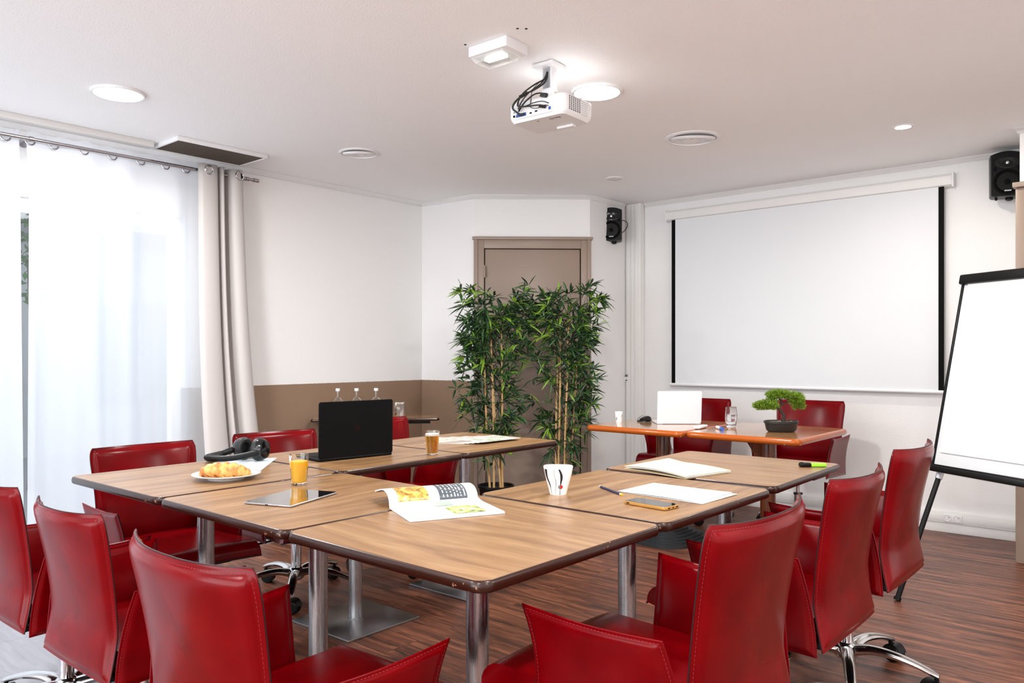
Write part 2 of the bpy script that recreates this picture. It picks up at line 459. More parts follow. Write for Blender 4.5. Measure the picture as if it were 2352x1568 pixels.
mb = MB(); mb.box((dlen - 0.125, -0.030, 1.05), (0.04, 0.006, 0.22), bev=0.003)
mb.build('handle_plate', M_white, door)
mb = MB(); mb.tube([(dlen - 0.125, -0.03, 1.09), (dlen - 0.125, -0.075, 1.09), (dlen - 0.14, -0.085, 1.09), (dlen - 0.24, -0.085, 1.09)], 0.009, 12)
mb.build('door_handle', M_white, door)

# second taupe door at the right edge
door2 = bpy.data.objects.new('door_2', None); COL.objects.link(door2); door2['kind'] = 'structure'
door2.location = (-0.760, 5.32, 0)
mb = MB()
mb.box((0.045, -0.022, H / 2 + .01), (0.09, 0.044, H + .02), bev=0.006)
mb.box((0.985, -0.022, H / 2 + .01), (0.09, 0.044, H + .02), bev=0.006)
mb.box((0.515, -0.0215, H - .02), (.852, 0.042, 0.09), bev=0.004)
mb.box((0.517, -0.032, H + .036), (1.06, 0.064, 0.030), bev=0.005)
mb.build('door_frame', M_taupe, door2)
mb = MB(); mb.box((0.515, -0.012, 1.02), (0.85, 0.02, 2.03), bev=0.003); mb.build('door_leaf', M_taupe, door2)

# unseen front wall; its glazed opening is added to let the fill lamp in
mb = MB()
mb.prism([(XL, -3.2), (XR, -3.2), (XR, -3.3), (XL, -3.3)], 2.35, CE)
mb.prism([(XL, -3.2), (XR, -3.2), (XR, -3.3), (XL, -3.3)], 0, 0.25)
for x in (XL + .2, XR - .2): mb.box((x, -3.25, CE / 2), (0.4, 0.1, CE))
struct(mb.build('wall_front', M_wall, smooth=False, fix=True))
wf = bpy.data.objects.new('added_window', None); COL.objects.link(wf); wf['kind'] = 'structure'; wf.location = (-1.4, -3.25, 0)
mb = MB()
for x in (-3.1, -1.55, 0, 1.55, 3.1): mb.box((x, 0, 1.3), (0.06, 0.06, 2.1), bev=.005)
for z in (0.28, 2.32): mb.box((0, 0, z), (6.3, 0.06, 0.06), bev=.005)
mb.build('window_frame', M_white, wf)
mb = MB(); mb.box((0, 0, 1.3), (6.3, 0.006, 2.1)); mb.build('pane', M_pane, wf, smooth=False)

# window 1: white frame, two sliding panes
win = bpy.data.objects.new('window_1', None); COL.objects.link(win); win['kind'] = 'structure'
win.location = (XL - 0.09, 0, 0)
mb = MB()
for y in (WY0 + .03, -0.15, 1.20, WY1 - .03): mb.box((0, y, WZ1 / 2), (0.06, 0.075, WZ1), bev=0.006)
for z in (0.04, WZ1 - .04): mb.box((0, (WY0 + WY1) / 2, z), (0.058, WY1 - WY0, 0.08), bev=0.006)
mb.build('window_frame', M_white, win)
for a, b in ((WY0, -.15), (-.15, 1.2), (1.2, WY1)):
    mb = MB(); mb.box((0, (a + b) / 2, WZ1 / 2), (0.006, b - a - .08, WZ1 - .12)); mb.build('pane', M_pane, win, smooth=False)

# what stands outside: paved yard and a pale building opposite
mb = MB(); mb.prism([(-16, -12), (XL - .18, -12), (XL - .18, 12), (-16, 12)], -0.12, -0.05)
struct(mb.build('ground_outside', mat('pale_paving', srgb(190, 192, 195), 0.8), smooth=False, fix=True))
bl = thing('building', 'pale building seen faintly through the sheer curtain', 'building', (-10.5, 1.0, -0.05))
mb = MB(); mb.box((-0.5, 0, 1.3), (1.0, 12, 2.7)); mb.build('wall', mat('pale_render', srgb(214, 218, 222), 0.8), bl, smooth=False)
mb = MB(); mb.box((-0.4, 0, 2.72), (1.4, 12.4, 0.16)); mb.build('roof_edge', mat('grey_fascia', srgb(150, 156, 162), 0.7), bl, smooth=False)
for y in (-3.0, -0.6, 1.4, 3.6):
    mb = MB(); mb.box((0.02, y, 1.25), (0.06, 1.1, 1.3), bev=0.01); w_ = mb.build('window', mat('grey_glazing', srgb(150, 165, 178), 0.2), bl)
    mb = MB(); mb.box((0.055, y, 1.25), (0.02, 0.05, 1.3)); mb.build('glazing_bar', M_white, w_)
sh = thing('garden_shrub', 'green leafy shrub outside, glimpsed between the sheer curtains', 'shrub', (-8.0, 2.55, -0.05))
mb = MB(); rnd = random.Random(4)
for i in range(420):
    a = rnd.uniform(0, 2 * PI); rr = rnd.uniform(0, .42); z = rnd.uniform(1.7, 2.75)
    p = Vector((math.cos(a) * rr, math.sin(a) * rr, z)); d = Vector((rnd.uniform(-1, 1), rnd.uniform(-1, 1), rnd.uniform(-.6, .6))).normalized() * .09
    s_ = d.cross(Vector((rnd.uniform(-1, 1), rnd.uniform(-1, 1), 1))).normalized() * .025
    mb.add([p, p + d * .5 + s_, p + d, p + d * .5 - s_], [[0, 1, 2, 3]])
mb.build('foliage', mat('shrub_green', srgb(60, 130, 50), 0.5), sh)
mb = MB(); mb.tube([(0, 0, 0), (.03, .02, 1.0), (0, 0, 2.1)], .035, 8); mb.build('trunk', mat('bark', srgb(90, 70, 55), 0.8), sh)

# ------------------------------------------------------------------ curtains
M_sheer = bpy.data.materials.new('sheer_voile'); M_sheer.use_nodes = True
_n = M_sheer.node_tree.nodes; _l = M_sheer.node_tree.links; _n.clear()
_o = _n.new('ShaderNodeOutputMaterial'); _t = _n.new('ShaderNodeBsdfTransparent'); _d = _n.new('ShaderNodeBsdfDiffuse'); _s = _n.new('ShaderNodeBsdfTranslucent')
_x1 = _n.new('ShaderNodeMixShader'); _x2 = _n.new('ShaderNodeMixShader')
_d.inputs[0].default_value = srgb(240, 242, 246); _s.inputs[0].default_value = srgb(242, 245, 250)
_x1.inputs[0].default_value = 0.62; _x2.inputs[0].default_value = 0.70
_l.new(_d.outputs[0], _x1.inputs[1]); _l.new(_s.outputs[0], _x1.inputs[2])
_l.new(_t.outputs[0], _x2.inputs[1]); _l.new(_x1.outputs[0], _x2.inputs[2]); _l.new(_x2.outputs[0], _o.inputs[0])
M_drape = mat('taupe_satin_curtain', srgb(184, 178, 175), 0.5, Sheen_Weight=0.3)
add_bump(M_drape, 500, 0.05, 0.001)

RODX, RODZ = -4.87, 2.385
def sheer(y0, y1, label, seed, rings):
    rnd = random.Random(seed)
    root = thing('sheer_curtain', label, 'curtain', (RODX, (y0 + y1) / 2, 0), group=None)
    L = y1 - y0; ph = [rnd.uniform(0, 6.28) for _ in range(6)]
    def fn(u, v):
        y = y0 + u * L; z = 0.012 + v * (RODZ + 0.045 - 0.012)
        t = v
        x = 0.030 * math.sin(2 * PI * y / 0.26 + ph[0]) * (0.55 + .45 * t) + 0.022 * (1 - t * .6) * math.sin(2 * PI * y / 0.17 + ph[1] + 1.3 * t) + 0.012 * math.sin(2 * PI * y / 0.61 + ph[2])
        yy = y - (y0 + y1) / 2 + 0.02 * (1 - t) * math.sin(2 * PI * y / 0.4 + ph[3])
        if t > .9: x = x + (min(x, 0) * 0 - .024 + .25 * x - x) * min(1, (t - .9) / .05)
        if t > .96: z += 0.006 * math.sin(2 * PI * y / 0.13 + ph[4])
        return (x - 0.0, yy, z)
    mb = MB(); mb.grid(fn, max(20, int(L * 90)), 26); mb.build('fabric', M_sheer, root)
    # doubled heading band
    def fh(u, v):
        p = fn(u, 0.945 + 0.055 * v); return (p[0] + 0.002, p[1], p[2])
    mb = MB(); mb.grid(fh, max(20, int(L * 90)), 2); mb.build('heading', M_sheer, root)
    for y in rings:
        mb = MB()
        pts = [(-.006 - .012 * abs(math.cos(a)), y - (y0 + y1) / 2 + 0.025 * math.cos(a), RODZ + 0.030 * math.sin(a)) for a in [PI + PI * k / 16 for k in range(17)]]
        mb.tube(pts, 0.0045, 8); mb.build('ring', M_steel, root)
    return root
sheer(-1.6, 1.500, 'white sheer curtain panel at the far left edge, left of the narrow gap', 3, [-1.2, -.8, -.4, 0.0, .5, .9, 1.18, 1.432])
sheer(1.535, 2.56, 'wide white sheer curtain panel between the gap and the taupe drape', 8, [1.552, 1.673, 1.833, 1.994, 2.161, 2.315, 2.448])

dr = thing('drape', 'taupe opaque drape gathered in folds at the right end of the rod', 'curtain', (RODX, 2.68, 0))
fold = [(-.175, .028), (-.155, .052), (-.10, .060), (-.055, .050), (-.035, .012), (-.030, -.02), (-.022, .03), (-.008, .045), (.004, .03), (.010, -.01), (.02, -.035), (.034, -.04), (.045, -.01), (.055, .03), (.085, .050), (.125, .044), (.150, .01), (.158, -.03)]
def catmull(P, n):
    out = []
    N = len(P)
    for k in range(n + 1):
        t = k / n * (N - 1); i = min(int(t), N - 2); f = t - i
        p0 = P[max(i - 1, 0)]; p1 = P[i]; p2 = P[i + 1]; p3 = P[min(i + 2, N - 1)]
        out.append(tuple(0.5 * (2 * p1[c] + (p2[c] - p0[c]) * f + (2 * p0[c] - 5 * p1[c] + 4 * p2[c] - p3[c]) * f * f + (3 * p1[c] - p0[c] - 3 * p2[c] + p3[c]) * f ** 3) for c in range(len(p1))))
    return out
FC = catmull(fold, 110)
def fd(u, v):
    y, x = FC[int(round(u * 110))]
    z = 0.01 + v * (RODZ + 0.04 - .01); b = 1 - v
    w = 1.0 + 0.38 * b ** 1.3
    return (x * (1 + .35 * b) + .012 * b * math.sin(9 * u + 3 * b) + .25 * b ** 3, y * w + .035 * b, z)
mb = MB(); mb.grid(fd, 110, 30); dro = mb.build('fabric', M_drape, dr)
sm = dro.modifiers.new('thick', 'SOLIDIFY'); sm.thickness = 0.003
for y in (-.115, .105):
    mb = MB(); pts = [(.058 if y < 0 else .05, y + .026 * math.cos(a), RODZ + .026 * math.sin(a)) for a in [2 * PI * k / 24 for k in range(24)]]
    mb.tube(pts, .0065, 10, closed=True); eo = mb.build('eyelet', M_chrome, dr)
    mb = MB(); mb.cyl(((.058 if y < 0 else .05) - .006, y, RODZ), ((.058 if y < 0 else .05) - .001, y, RODZ), .022, 24); mb.build('eyelet_hole', M_blackm, eo)

rod = thing('curtain_rod', 'brushed metal curtain rod above the window', 'curtain rod', (RODX, 0, RODZ))
mb = MB(); mb.cyl((0, -1.7, 0), (0, 2.925, 0), 0.0105, 20); mb.build('rod', M_steel, rod)
mb = MB(); mb.cyl((0, 2.915, 0), (0, 2.955, 0), 0.014, 20); mb.build('end_cap', M_steel, rod)
for y in (-0.9, 1.552, 2.87):
    mb = MB(); mb.cyl((0, y - .012, 0), (0, y + .012, 0), 0.0145, 20); mb.cyl((-.128, y, 0), (-.008, y, 0), 0.007, 12); mb.cyl((-.13, y, 0), (-.124, y, 0), 0.026, 20)
    mb.build('bracket', M_steel, rod)

# ------------------------------------------------------------------ tables
def slab_parts(root, w, h, z, t, rc, band, mtop, medge, grain_y=False):
    """laminate top plus a rounded edge band around it"""
    pts = rrect(w - 2 * band, h - 2 * band, rc, 8)
    mb = MB()
    R = Matrix.Rotation(PI / 2, 4, 'Z') if grain_y else Matrix.Identity(4)
    Ri = R.inverted()
    p2 = [tuple((Ri @ Vector((x, y, 0)))[:2]) for x, y in pts]
    mb.prism(p2, z - t + .002, z)
    mb.build('tabletop', mtop, root, rot=(0, 0, PI / 2) if grain_y else (0, 0, 0), angle=30)
    mb = MB(); n = len(pts); m = 9; vs = []; fs = []
    prof = [(0.0, -0.0004)] + [(band * math.cos(a), -t / 2 + t / 2 * math.sin(a)) for a in [PI / 2 - PI * k / m for k in range(m + 1)]] + [(-.01, -t)]
    for (o, dz) in prof:
        q = rrect(w - 2 * band + 2 * o, h - 2 * band + 2 * o, rc + o, 8)
        for x, y in q: vs.append((x, y, z + dz - .0003))
    for k in range(len(prof) - 1):
        for i in range(n):
            j = (i + 1) % n; fs.append([k * n + i, (k + 1) * n + i, (k + 1) * n + j, k * n + j])
    mb.add(vs, fs); mb.build('edge_band', medge, root, angle=60, fix=True)

def table(x, y, w, h, rz, label, grain_y, z=.74):
    t = thing('square_table', label, 'table', (x, y, 0), rz, 'square tables pushed together in a U')
    slab_parts(t, w, h, z, .026, .030, .0075, M_top, M_edge, grain_y)
    mb = MB(); mb.cyl((0, 0, 0.008), (0, 0, z - .036), 0.030, 32); mb.build('column', M_steel, t)
    mb = MB(); mb.box((0, 0, z - .034), (0.30, 0.30, 0.008), bev=.002); mb.box((0, 0, z - .034), (.40, .05, .010)); mb.box((0, 0, z - .034), (.05, .40, .010)); mb.build('top_bracket', M_blackm, t)
    mb = MB(); mb.box((0, 0, .005), (0.405, 0.405, 0.010), bev=.002); mb.lathe([(.034, .010), (.034, .013), (.030, .015)], 32); mb.build('base_plate', M_plate, t)
    return t
TW = .698
table(-1.412, 1.495, TW, .712, 0, 'wood laminate table at the near corner, under the open magazine', False)
table(-2.112, 1.495, TW, .712, 0, 'wood laminate table under the tablet and the orange juice glass', True)
table(-2.820, 1.492, TW, .712, .015, 'wood laminate table at the left corner, under the croissant plate', True)
table(-2.838, 2.208, TW, .705, .02, 'wood laminate table under the open black laptop', True)
table(-2.850, 2.922, TW, .712, .01, 'wood laminate table under the fanned magazines, nearest the plants', True)
table(-1.412, 2.215, TW, .712, 0, 'wood laminate table under the patterned mug, pencil and phone', True)
table(-1.432, 2.975, TW, .740, .03, 'wood laminate table under the green highlighter, nearest the screen', False)

def presenter_table(x, y, w, h, rz, label, grain_y, blade):
    t = thing('presenter_table', label, 'table', (x, y, 0), rz, 'two varnished tables in front of the screen')
    slab_parts(t, w, h, .74, .037, .030, .018, M_topg, M_edgeo, grain_y)
    mb = MB()
    mb.lathe([(.045, .10), (.045, .697)], 28)
    mb.build('post', M_legwood, t)
    mb = MB(); pts = [(.038 + .105 * (i / 14) ** 2.6, .34 + .355 * i / 14) for i in range(15)]
    outl = pts + [(.03, .695), (.03, .34)]
    vs = [(px, -.014, pz) for px, pz in outl] + [(px, .014, pz) for px, pz in outl]; m = len(outl)
    fs = [list(range(m)), list(range(m, 2 * m))[::-1]] + [[i, m + i, m + (i + 1) % m, (i + 1) % m] for i in range(m)]
    mb.add(vs, fs, 0, Matrix.Rotation(blade, 4, 'Z')); mb.build('bracket', M_legwood, t, angle=40, fix=True)
    mb = MB(); z0 = 0
    for k in range(8):
        s = .54 - k * .052; zt = .022 + k * .0115
        mb.prism(rrect(s, s, s * .33, 8), z0, zt, 0); z0 = zt - .004
    mb.build('stepped_base', M_base, t, angle=25, fix=True)
    return t
M_base = mat('dark_grey_cast_base', srgb(34, 37, 39), 0.45)
presenter_table(-2.592, 4.50, .690, .80, 0, 'varnished table under the white laptop, mouse and small espresso cup', False, PI * .75)
presenter_table(-1.906, 4.535, .675, .82, .01, 'varnished table under the bonsai and water glass', False, PI * 1.15)

# ------------------------------------------------------------------ chairs
def shell_sheet(mb, fn, nu, nv, th, mi=0):
    """closed sheet: front fn(u,v), back offset along the normal, rounded rim"""
    def P(u, v): return Vector(fn(u, v))
    def N(u, v):
        e = 1e-3
        a = P(min(u + e, 1), v) - P(max(u - e, 0), v); b = P(u, min(v + e, 1)) - P(u, max(v - e, 0))
        return a.cross(b).normalized()
    def coords(n):
        e = [0, .010, .020, .030, .042, .060, .085]
        m_ = n - 12
        return e + [.085 + .83 * k / (m_ + 0) for k in range(1, m_)] + [1 - q for q in e[::-1]]
    cu, cv = coords(nu), coords(nv); nu = len(cu) - 1; nv = len(cv) - 1
    def thick(d):
        T_ = ((0, .16), (.010, .26), (.020, .26), (.030, .50), (.042, .78), (.060, .93), (.085, 1.0))
        for k in range(len(T_) - 1):
            if d <= T_[k + 1][0]:
                f = (d - T_[k][0]) / (T_[k + 1][0] - T_[k][0]); return T_[k][1] + (T_[k + 1][1] - T_[k][1]) * f
        return 1.0
    vs = []; fs = []
    for s in (0, 1):
        for j in range(nv + 1):
            for i in range(nu + 1):
                u = cu[i]; v = cv[j]
                k = min(thick(min(u, 1 - u)), thick(min(v, 1 - v)))
                vs.append(P(u, v) + N(u, v) * (th * .5 * k * (1 if s == 0 else -1)))
    m = (nu + 1) * (nv + 1)
    for j in range(nv):
        for i in range(nu):
            a = j * (nu + 1) + i
            fs.append([a, a + 1, a + nu + 2, a + nu + 1]); fs.append([m + a, m + a + nu + 1, m + a + nu + 2, m + a + 1])
    rim = [i for i in range(nu)] + [nu + j * (nu + 1) for j in range(nv)] + [nv * (nu + 1) + nu - i for i in range(nu)] + [(nv - j) * (nu + 1) for j in range(nv)]
    r = len(rim)
    for k in range(r):
        a, b = rim[k], rim[(k + 1) % r]; fs.append([a, m + a, m + b, b])
    mb.add(vs, fs, mi)
    return P, N

def edge_path(P, N, off, segs, side, lift):
    """points along the u/v border, inset by off, lifted to one face"""
    pts = []
    for (u0, v0, u1, v1, n) in segs:
        for i in range(n):
            t = i / n; u = u0 + (u1 - u0) * t; v = v0 + (v1 - v0) * t
            pts.append(P(u, v) + N(u, v) * lift * side)
    return pts

def smooth_half(v):                      # outline of the back: half width by height
    return 0.2285 - 0.010 * math.sin(PI * min(1, v * 1.15)) + 0.004 * v
def back_fn(u, v):
    s = 2 * u - 1; z = .360 + .470 * v
    hw = smooth_half(v)
    y = -.192 - .076 * (max(0, v - .25) / .75) ** 1.35 - .016 * (max(0, .3 - v) / .3) ** 1.5
    y += (.005 + .043 * v) * abs(s) ** 2.4 - .004
    z += .004 * abs(s) ** 3 * v
    # rounded top corners
    if v > .9: hw -= .012 * ((v - .9) / .1) ** 3
    return (s * hw, y, z)
def arm_fn(sgn):
    def f(u, v):
        z0 = .350 + .012 * u; z = z0 + (.622 - .010 * math.sin(PI * u) - z0) * v
        y = (-.198 + .036 * v ** 1.4) + u * (.375 - .038 * v) - .006 * u * math.sin(PI * v)
        x = .244 + .034 * v ** 2.0 + .005 * v * (2 * abs(u - .5)) ** 2
        x -= .006 * math.sin(PI * v)
        return (sgn * x, y, z) if sgn > 0 else (sgn * x, y, z)
    return f

def make_chair():
    root = thing('armchair', '', 'chair', (0, 0, 0))
    mb = MB(); P, N = shell_sheet(mb, back_fn, 30, 30, .030)
    back = mb.build('backrest', M_red, root, angle=50, fix=True)
    def border(P, N, side, off, lift, r, name, mt, par, segs, dash=None, nn=6):
        pts = []
        for a, b, c, d, n in segs:
            for i in range(n + 1):
                t = i / n; u = a + (c - a) * t; v = b + (d - b) * t
                pts.append(P(u, v) + N(u, v) * lift)
        mb = MB()
        if dash is None:
            mb.tube(pts, r, nn)
        else:
            # resample evenly
            L = [0]
            for i in range(1, len(pts)): L.append(L[-1] + (pts[i] - pts[i - 1]).length)
            def at(s):
                for i in range(1, len(pts)):
                    if L[i] >= s:
                        f = (s - L[i - 1]) / max(1e-9, L[i] - L[i - 1]); return pts[i - 1].lerp(pts[i], f)
                return pts[-1]
            s = 0
            while s < L[-1] - dash:
                a_, b_ = at(s), at(s + dash * .62)
                if (b_ - a_).length > 1e-4: mb.tube([a_, b_], r, 4)
                s += dash
        return mb.build(name, mt, par)
    S = [(0, 0, 0, 1, 18), (0, 1, 1, 1, 18), (1, 1, 1, 0, 18)]
    border(P, N, 1, 0, 0.0, .0019, 'piping', M_piping, back, S)
    i = .018
    Ss = [(i, .02, i, 1 - i, 24), (i, 1 - i, 1 - i, 1 - i, 24), (1 - i, 1 - i, 1 - i, .02, 24)]
    for nm, lift in (('rear_stitching', -.0042), ('front_stitching', .0042)):
        sg = 1 if N(.5, .5).y > 0 else -1
        border(P, N, 1, 0, lift * sg, .0006, nm, M_stitch, back, Ss, dash=.0085)
    # seat: domed cushion with a front roll
    mb = MB()
    def seat(u, v):
        s = 2 * u - 1; hw = .226 + .012 * v ** 3
        y = -.172 + .457 * min(v / .8, 1); z = .452 - .007 * s * s - .010 * math.cos(PI * min(v / .8, 1)) * .5
        if v > .8:
            a = (v - .8) / .2 * 1.75; y += .052 * math.sin(a); z -= .052 * (1 - math.cos(a)) * .95
        return (s * hw, y, z)
    nu, nv = 16, 26; vs = []; fs = []
    for j in range(nv + 1):
        for i_ in range(nu + 1): vs.append(seat(i_ / nu, j / nv))
    for j in range(nv + 1):
        for i_ in range(nu + 1):
            x, y, z = seat(i_ / nu, j / nv); vs.append((x * .97, min(y, .275), min(z - .012, .375)))
    m = (nu + 1) * (nv + 1)
    for j in range(nv):
        for i_ in range(nu):
            a = j * (nu + 1) + i_; fs.append([a, a + 1, a + nu + 2, a + nu + 1]); fs.append([m + a, m + a + nu + 1, m + a + nu + 2, m + a + 1])
    rim = [q for q in range(nu)] + [nu + j * (nu + 1) for j in range(nv)] + [nv * (nu + 1) + nu - q for q in range(nu)] + [(nv - j) * (nu + 1) for j in range(nv)]
    for k in range(len(rim)):
        a, b = rim[k], rim[(k + 1) % len(rim)]; fs.append([a, m + a, m + b, b])
    mb.add(vs, fs); seat_o = mb.build('seat', M_red, root, angle=50, fix=True)
    mb = MB(); e = [Vector(seat(q / 20, 1.0)) + Vector((0, .001, -.002)) for q in range(21)]
    mb.tube(e, .0035, 6); mb.build('piping', M_piping, seat_o)
    mb = MB(); mb.box((0, .0, .360), (.36, .40, .022), bev=.006); mb.box((0, 0, .335), (.16, .22, .03), bev=.006)
    mb.build('seat_pan', M_blackp, root)
    for sg in (1, -1):
        mb = MB(); P, N = shell_sheet(mb, arm_fn(sg), 24, 24, .019)
        arm = mb.build('armrest', M_red, root, angle=50, fix=True)
        border(P, N, 1, 0, 0, .0017, 'piping', M_piping, arm, [(1, 0, 1, 1, 14), (1, 1, 1, 1, 1)])
        o = 1 if N(.5, .5).x * sg > 0 else -1
        i = .020
        border(P, N, 1, 0, .0030 * o, .0007, 'stitching', M_stitch, arm, [(i, .03, i, 1 - i, 14), (i, 1 - i, 1 - i, 1 - i, 16), (1 - i, 1 - i, 1 - i, .03, 14)], dash=.0085)
    mb = MB(); mb.cyl((0, 0, .20), (0, 0, .345), .0145, 20); mb.build('gas_lift', M_chrome, root)
    mb = MB(); mb.lathe([(.018, .262), (.0285, .262), (.0285, .255), (.0255, .253), (.0255, .09)], 28); sl = mb.build('column', M_chrome, root)
    mb = MB(); mb.lathe([(.0300, .258), (.0300, .268), (.018, .270)], 28); mb.build('collar', M_blackp, sl)
    # height lever
    mb = MB(); mb.tube([(.06, .03, .335), (.16, .03, .333), (.235, .035, .330)], .005, 8); mb.tube([(.215, .034, .331), (.25, .037, .329), (.285, .040, .322)], .011, 10, flat=.45)
    mb.build('lever', M_blackp, root)
    # five-star base
    hub = MB(); hub.lathe([(.028, .075), (.040, .085), (.043, .105), (.036, .128), (.0265, .136)], 28); hb = hub.build('hub', M_alu, root)
    for k in range(5):
        a = 2 * PI * k / 5 + 1.0
        ca, sa = math.cos(a), math.sin(a)
        prof = catmull([(.028, .108, .032, .022), (.09, .122, .025, .017), (.16, .120, .022, .014), (.23, .106, .020, .012), (.285, .088, .018, .012), (.308, .080, .015, .009)], 22)
        vs = []; fs = []; n = 12
        for (r, z, w, hh) in prof:
            for q in range(n):
                t = 2 * PI * q / n
                lx = math.cos(t) * w; lz = math.sin(t) * hh
                vs.append((ca * r - sa * lx, sa * r + ca * lx, z + lz))
        for p in range(len(prof) - 1):
            for q in range(n):
                q2 = (q + 1) % n; fs.append([p * n + q, p * n + q2, (p + 1) * n + q2, (p + 1) * n + q])
        fs.append(list(range(n))[::-1]); fs.append([(len(prof) - 1) * n + q for q in range(n)])
        mb = MB(); mb.add(vs, fs); leg = mb.build('leg', M_alu, root, fix=True)
        # twin-wheel caster with hood
        cx, cy = ca * .300, sa * .300; ro = a + 1.1 + k * .9
        M = Matrix.Translation((cx, cy, 0)) @ Matrix.Rotation(ro, 4, 'Z')
        mb = MB(); mb.cyl((cx, cy, .045), (cx, cy, .078), .008, 12)
        for s in (-1, 1):
            mb.lathe([(.010, 0), (.0305, 0), (.033, .004), (.033, .016), (.030, .020), (.012, .021)], 24, 0, M @ Matrix.Translation((.014, s * .004 if s > 0 else -.004, .033)) @ Matrix.Rotation(-s * PI / 2, 4, 'X'))
        hood = []
        fsh = []
        for q in range(13):
            t = PI * (.05 + .95 * q / 12)
            for w in (-.021, .021): hood.append((.014 + .0365 * math.cos(t), w * 1.1, .033 + .0365 * math.sin(t)))
        for q in range(12): fsh.append([2 * q, 2 * q + 1, 2 * q + 3, 2 * q + 2])
        mb.add(hood, fsh, 0, M)
        mb.build('caster', M_blackp, leg)
    return root

LIFTED = ('backrest', 'seat', 'armrest', 'seat_pan', 'lever', 'gas_lift')
chair_src = make_chair()
chairs = [
    (-2.825, 1.005, .00, .036, .92, 'red armchair cut by the left edge of the picture, back towards the viewer'),
    (-2.275, 1.018, .02, .028, .92, 'red armchair seen from behind, second from the left edge of the picture'),
    (-1.492, 0.990, .00, -.064, 1.06, 'red armchair in the left foreground seen from behind, nearest of the left row'),
    (-0.930, 1.612, PI / 2, .004, 1.035, 'red armchair in the right foreground, nearest of the right row'),
    (-0.965, 2.395, PI / 2, .020, 1, 'red armchair in the middle of the right row, chrome base showing'),
    (-0.965, 3.000, PI / 2, .045, 1, 'red armchair at the far end of the right row, beside the flip chart'),
    (-3.300, 1.575, -PI / 2, -.042, 1, 'red armchair facing the left corner table, in front of the sheer curtain'),
    (-3.370, 2.255, -PI / 2 - .11, -.042, 1, 'red armchair behind the headphones, beside the taupe drape'),
    (-3.400, 2.980, -PI / 2, -.020, 1, 'red armchair partly hidden behind the black laptop'),
    (-2.790, 5.200, PI, .025, 1, 'red armchair behind the white laptop'),
    (-1.985, 5.215, PI, .040, 1, 'red armchair behind the bonsai, in front of the screen wall'),
]
for i, (x, y, rz, dz, scl, lab) in enumerate(chairs):
    c = chair_src if i == 0 else copy_tree(chair_src)
    c.location = (x, y, 0); c.rotation_euler = (0, 0, rz); c.scale = (scl, scl, scl); c['label'] = lab; c['category'] = 'chair'; c['group'] = 'red leather swivel armchairs'
    for ch in c.children:
        if ch.name.split('.')[0] in LIFTED: ch.location.z = dz

# ------------------------------------------------------------------ ceiling fittings
def emit(name, col, strength):
    m = mat(name, col, 0.5); b = m.node_tree.nodes['Principled BSDF']
    b.inputs['Emission Color'].default_value = col; b.inputs['Emission Strength'].default_value = strength
    return m
M_led = emit('lit_opal_diffuser', (1.0, 0.97, 0.93, 1), 14.0)
M_ledsmall = emit('lit_lamp', (1.0, 0.95, 0.86, 1), 20.0)
M_refl = mat('downlight_reflector', srgb(205, 203, 200), 0.22, 0.6)

def lit_panel(x, y, r, label, power, color=(1.0, .99, .978)):
    t = thing('ceiling_light', label, 'light', (x, y, CE), 0, 'round recessed ceiling lights that are on')
    mb = MB(); mb.lathe([(r * .86, -.004), (r * .90, -.012), (r * .97, -.012), (r, -.004), (r, 0)], 48, cap=False); mb.build('trim_ring', M_white, t)
    mb = MB(); mb.lathe([(0.0001, -.013), (r * .5, -.0125), (r * .84, -.008), (r * .86, -.003)], 48, cap=False); mb.build('diffuser', M_led, t)
    a = area_light('downlight', (x, y, CE - .02), (0, 0, 0), r * 1.7, power, color, shape='DISK')
    return t
LP = 24
lit_panel(-4.027, 1.670, .125, 'large round ceiling light, lit, above the sheer curtain', LP)
lit_panel(-2.218, 3.205, .125, 'large round ceiling light, lit, right behind the projector', LP)
# unseen lamps added behind the viewpoint for bright, even light
for x, y in ((-0.30, 1.60), (-2.2, -0.2), (-0.3, -0.6), (1.4, 3.2), (1.5, 0.8), (-2.3, -2.0), (0.3, -2.2)):
    lit_panel(x, y, .125, 'added round ceiling light, unseen, above and behind the viewpoint', LP)
t = thing('spotlight', 'small round recessed spotlight, lit, near the screen', 'light', (-1.243, 4.846, CE))
mb = MB(); mb.lathe([(.040, -.002), (.043, -.006), (.055, -.005), (.058, 0)], 40, cap=False); mb.build('trim_ring', M_white, t)
mb = MB(); mb.lathe([(.0001, -.004), (.038, -.0035), (.040, -.001)], 32, cap=False); mb.build('lamp', M_ledsmall, t)
area_light('spot', (-1.243, 4.846, CE - .01), (0, 0, 0), .07, 7, (1, .93, .84), shape='DISK')

def unlit_spot(x, y, r, label, tilt_dir):
    t = thing('adjustable_downlight', label, 'light', (x, y, CE), tilt_dir, 'round adjustable downlights that are off')
    mb = MB(); mb.lathe([(r * .84, -.001), (r * .86, -.009), (r * .96, -.008), (r, -.003), (r, 0)], 48, cap=False); mb.build('trim_ring', M_white, t)
    mb = MB(); T = Matrix.Rotation(math.radians(9), 4, 'X')
    mb.lathe([(r * .50, -.010), (r * .60, -.016), (r * .76, -.013), (r * .82, -.004), (r * .82, .0)], 48, 0, T, cap=False); mb.build('gimbal_ring', M_white, t)
    mb = MB(); mb.lathe([(r * .54, -.012), (r * .46, -.009), (r * .30, -.005), (r * .12, -.003), (.0001, -.003)], 40, 0, T, cap=False)
    mb.build('reflector', M_refl, t)
    mb = MB(); mb.lathe([(.0001, -.010), (.012, -.009), (.016, -.004)], 20, 0, T, cap=False); mb.build('lamp', M_chrome, t)
    return t
unlit_spot(-4.063, 3.190, .130, 'round white adjustable downlight, unlit, above the left wall table', .7)
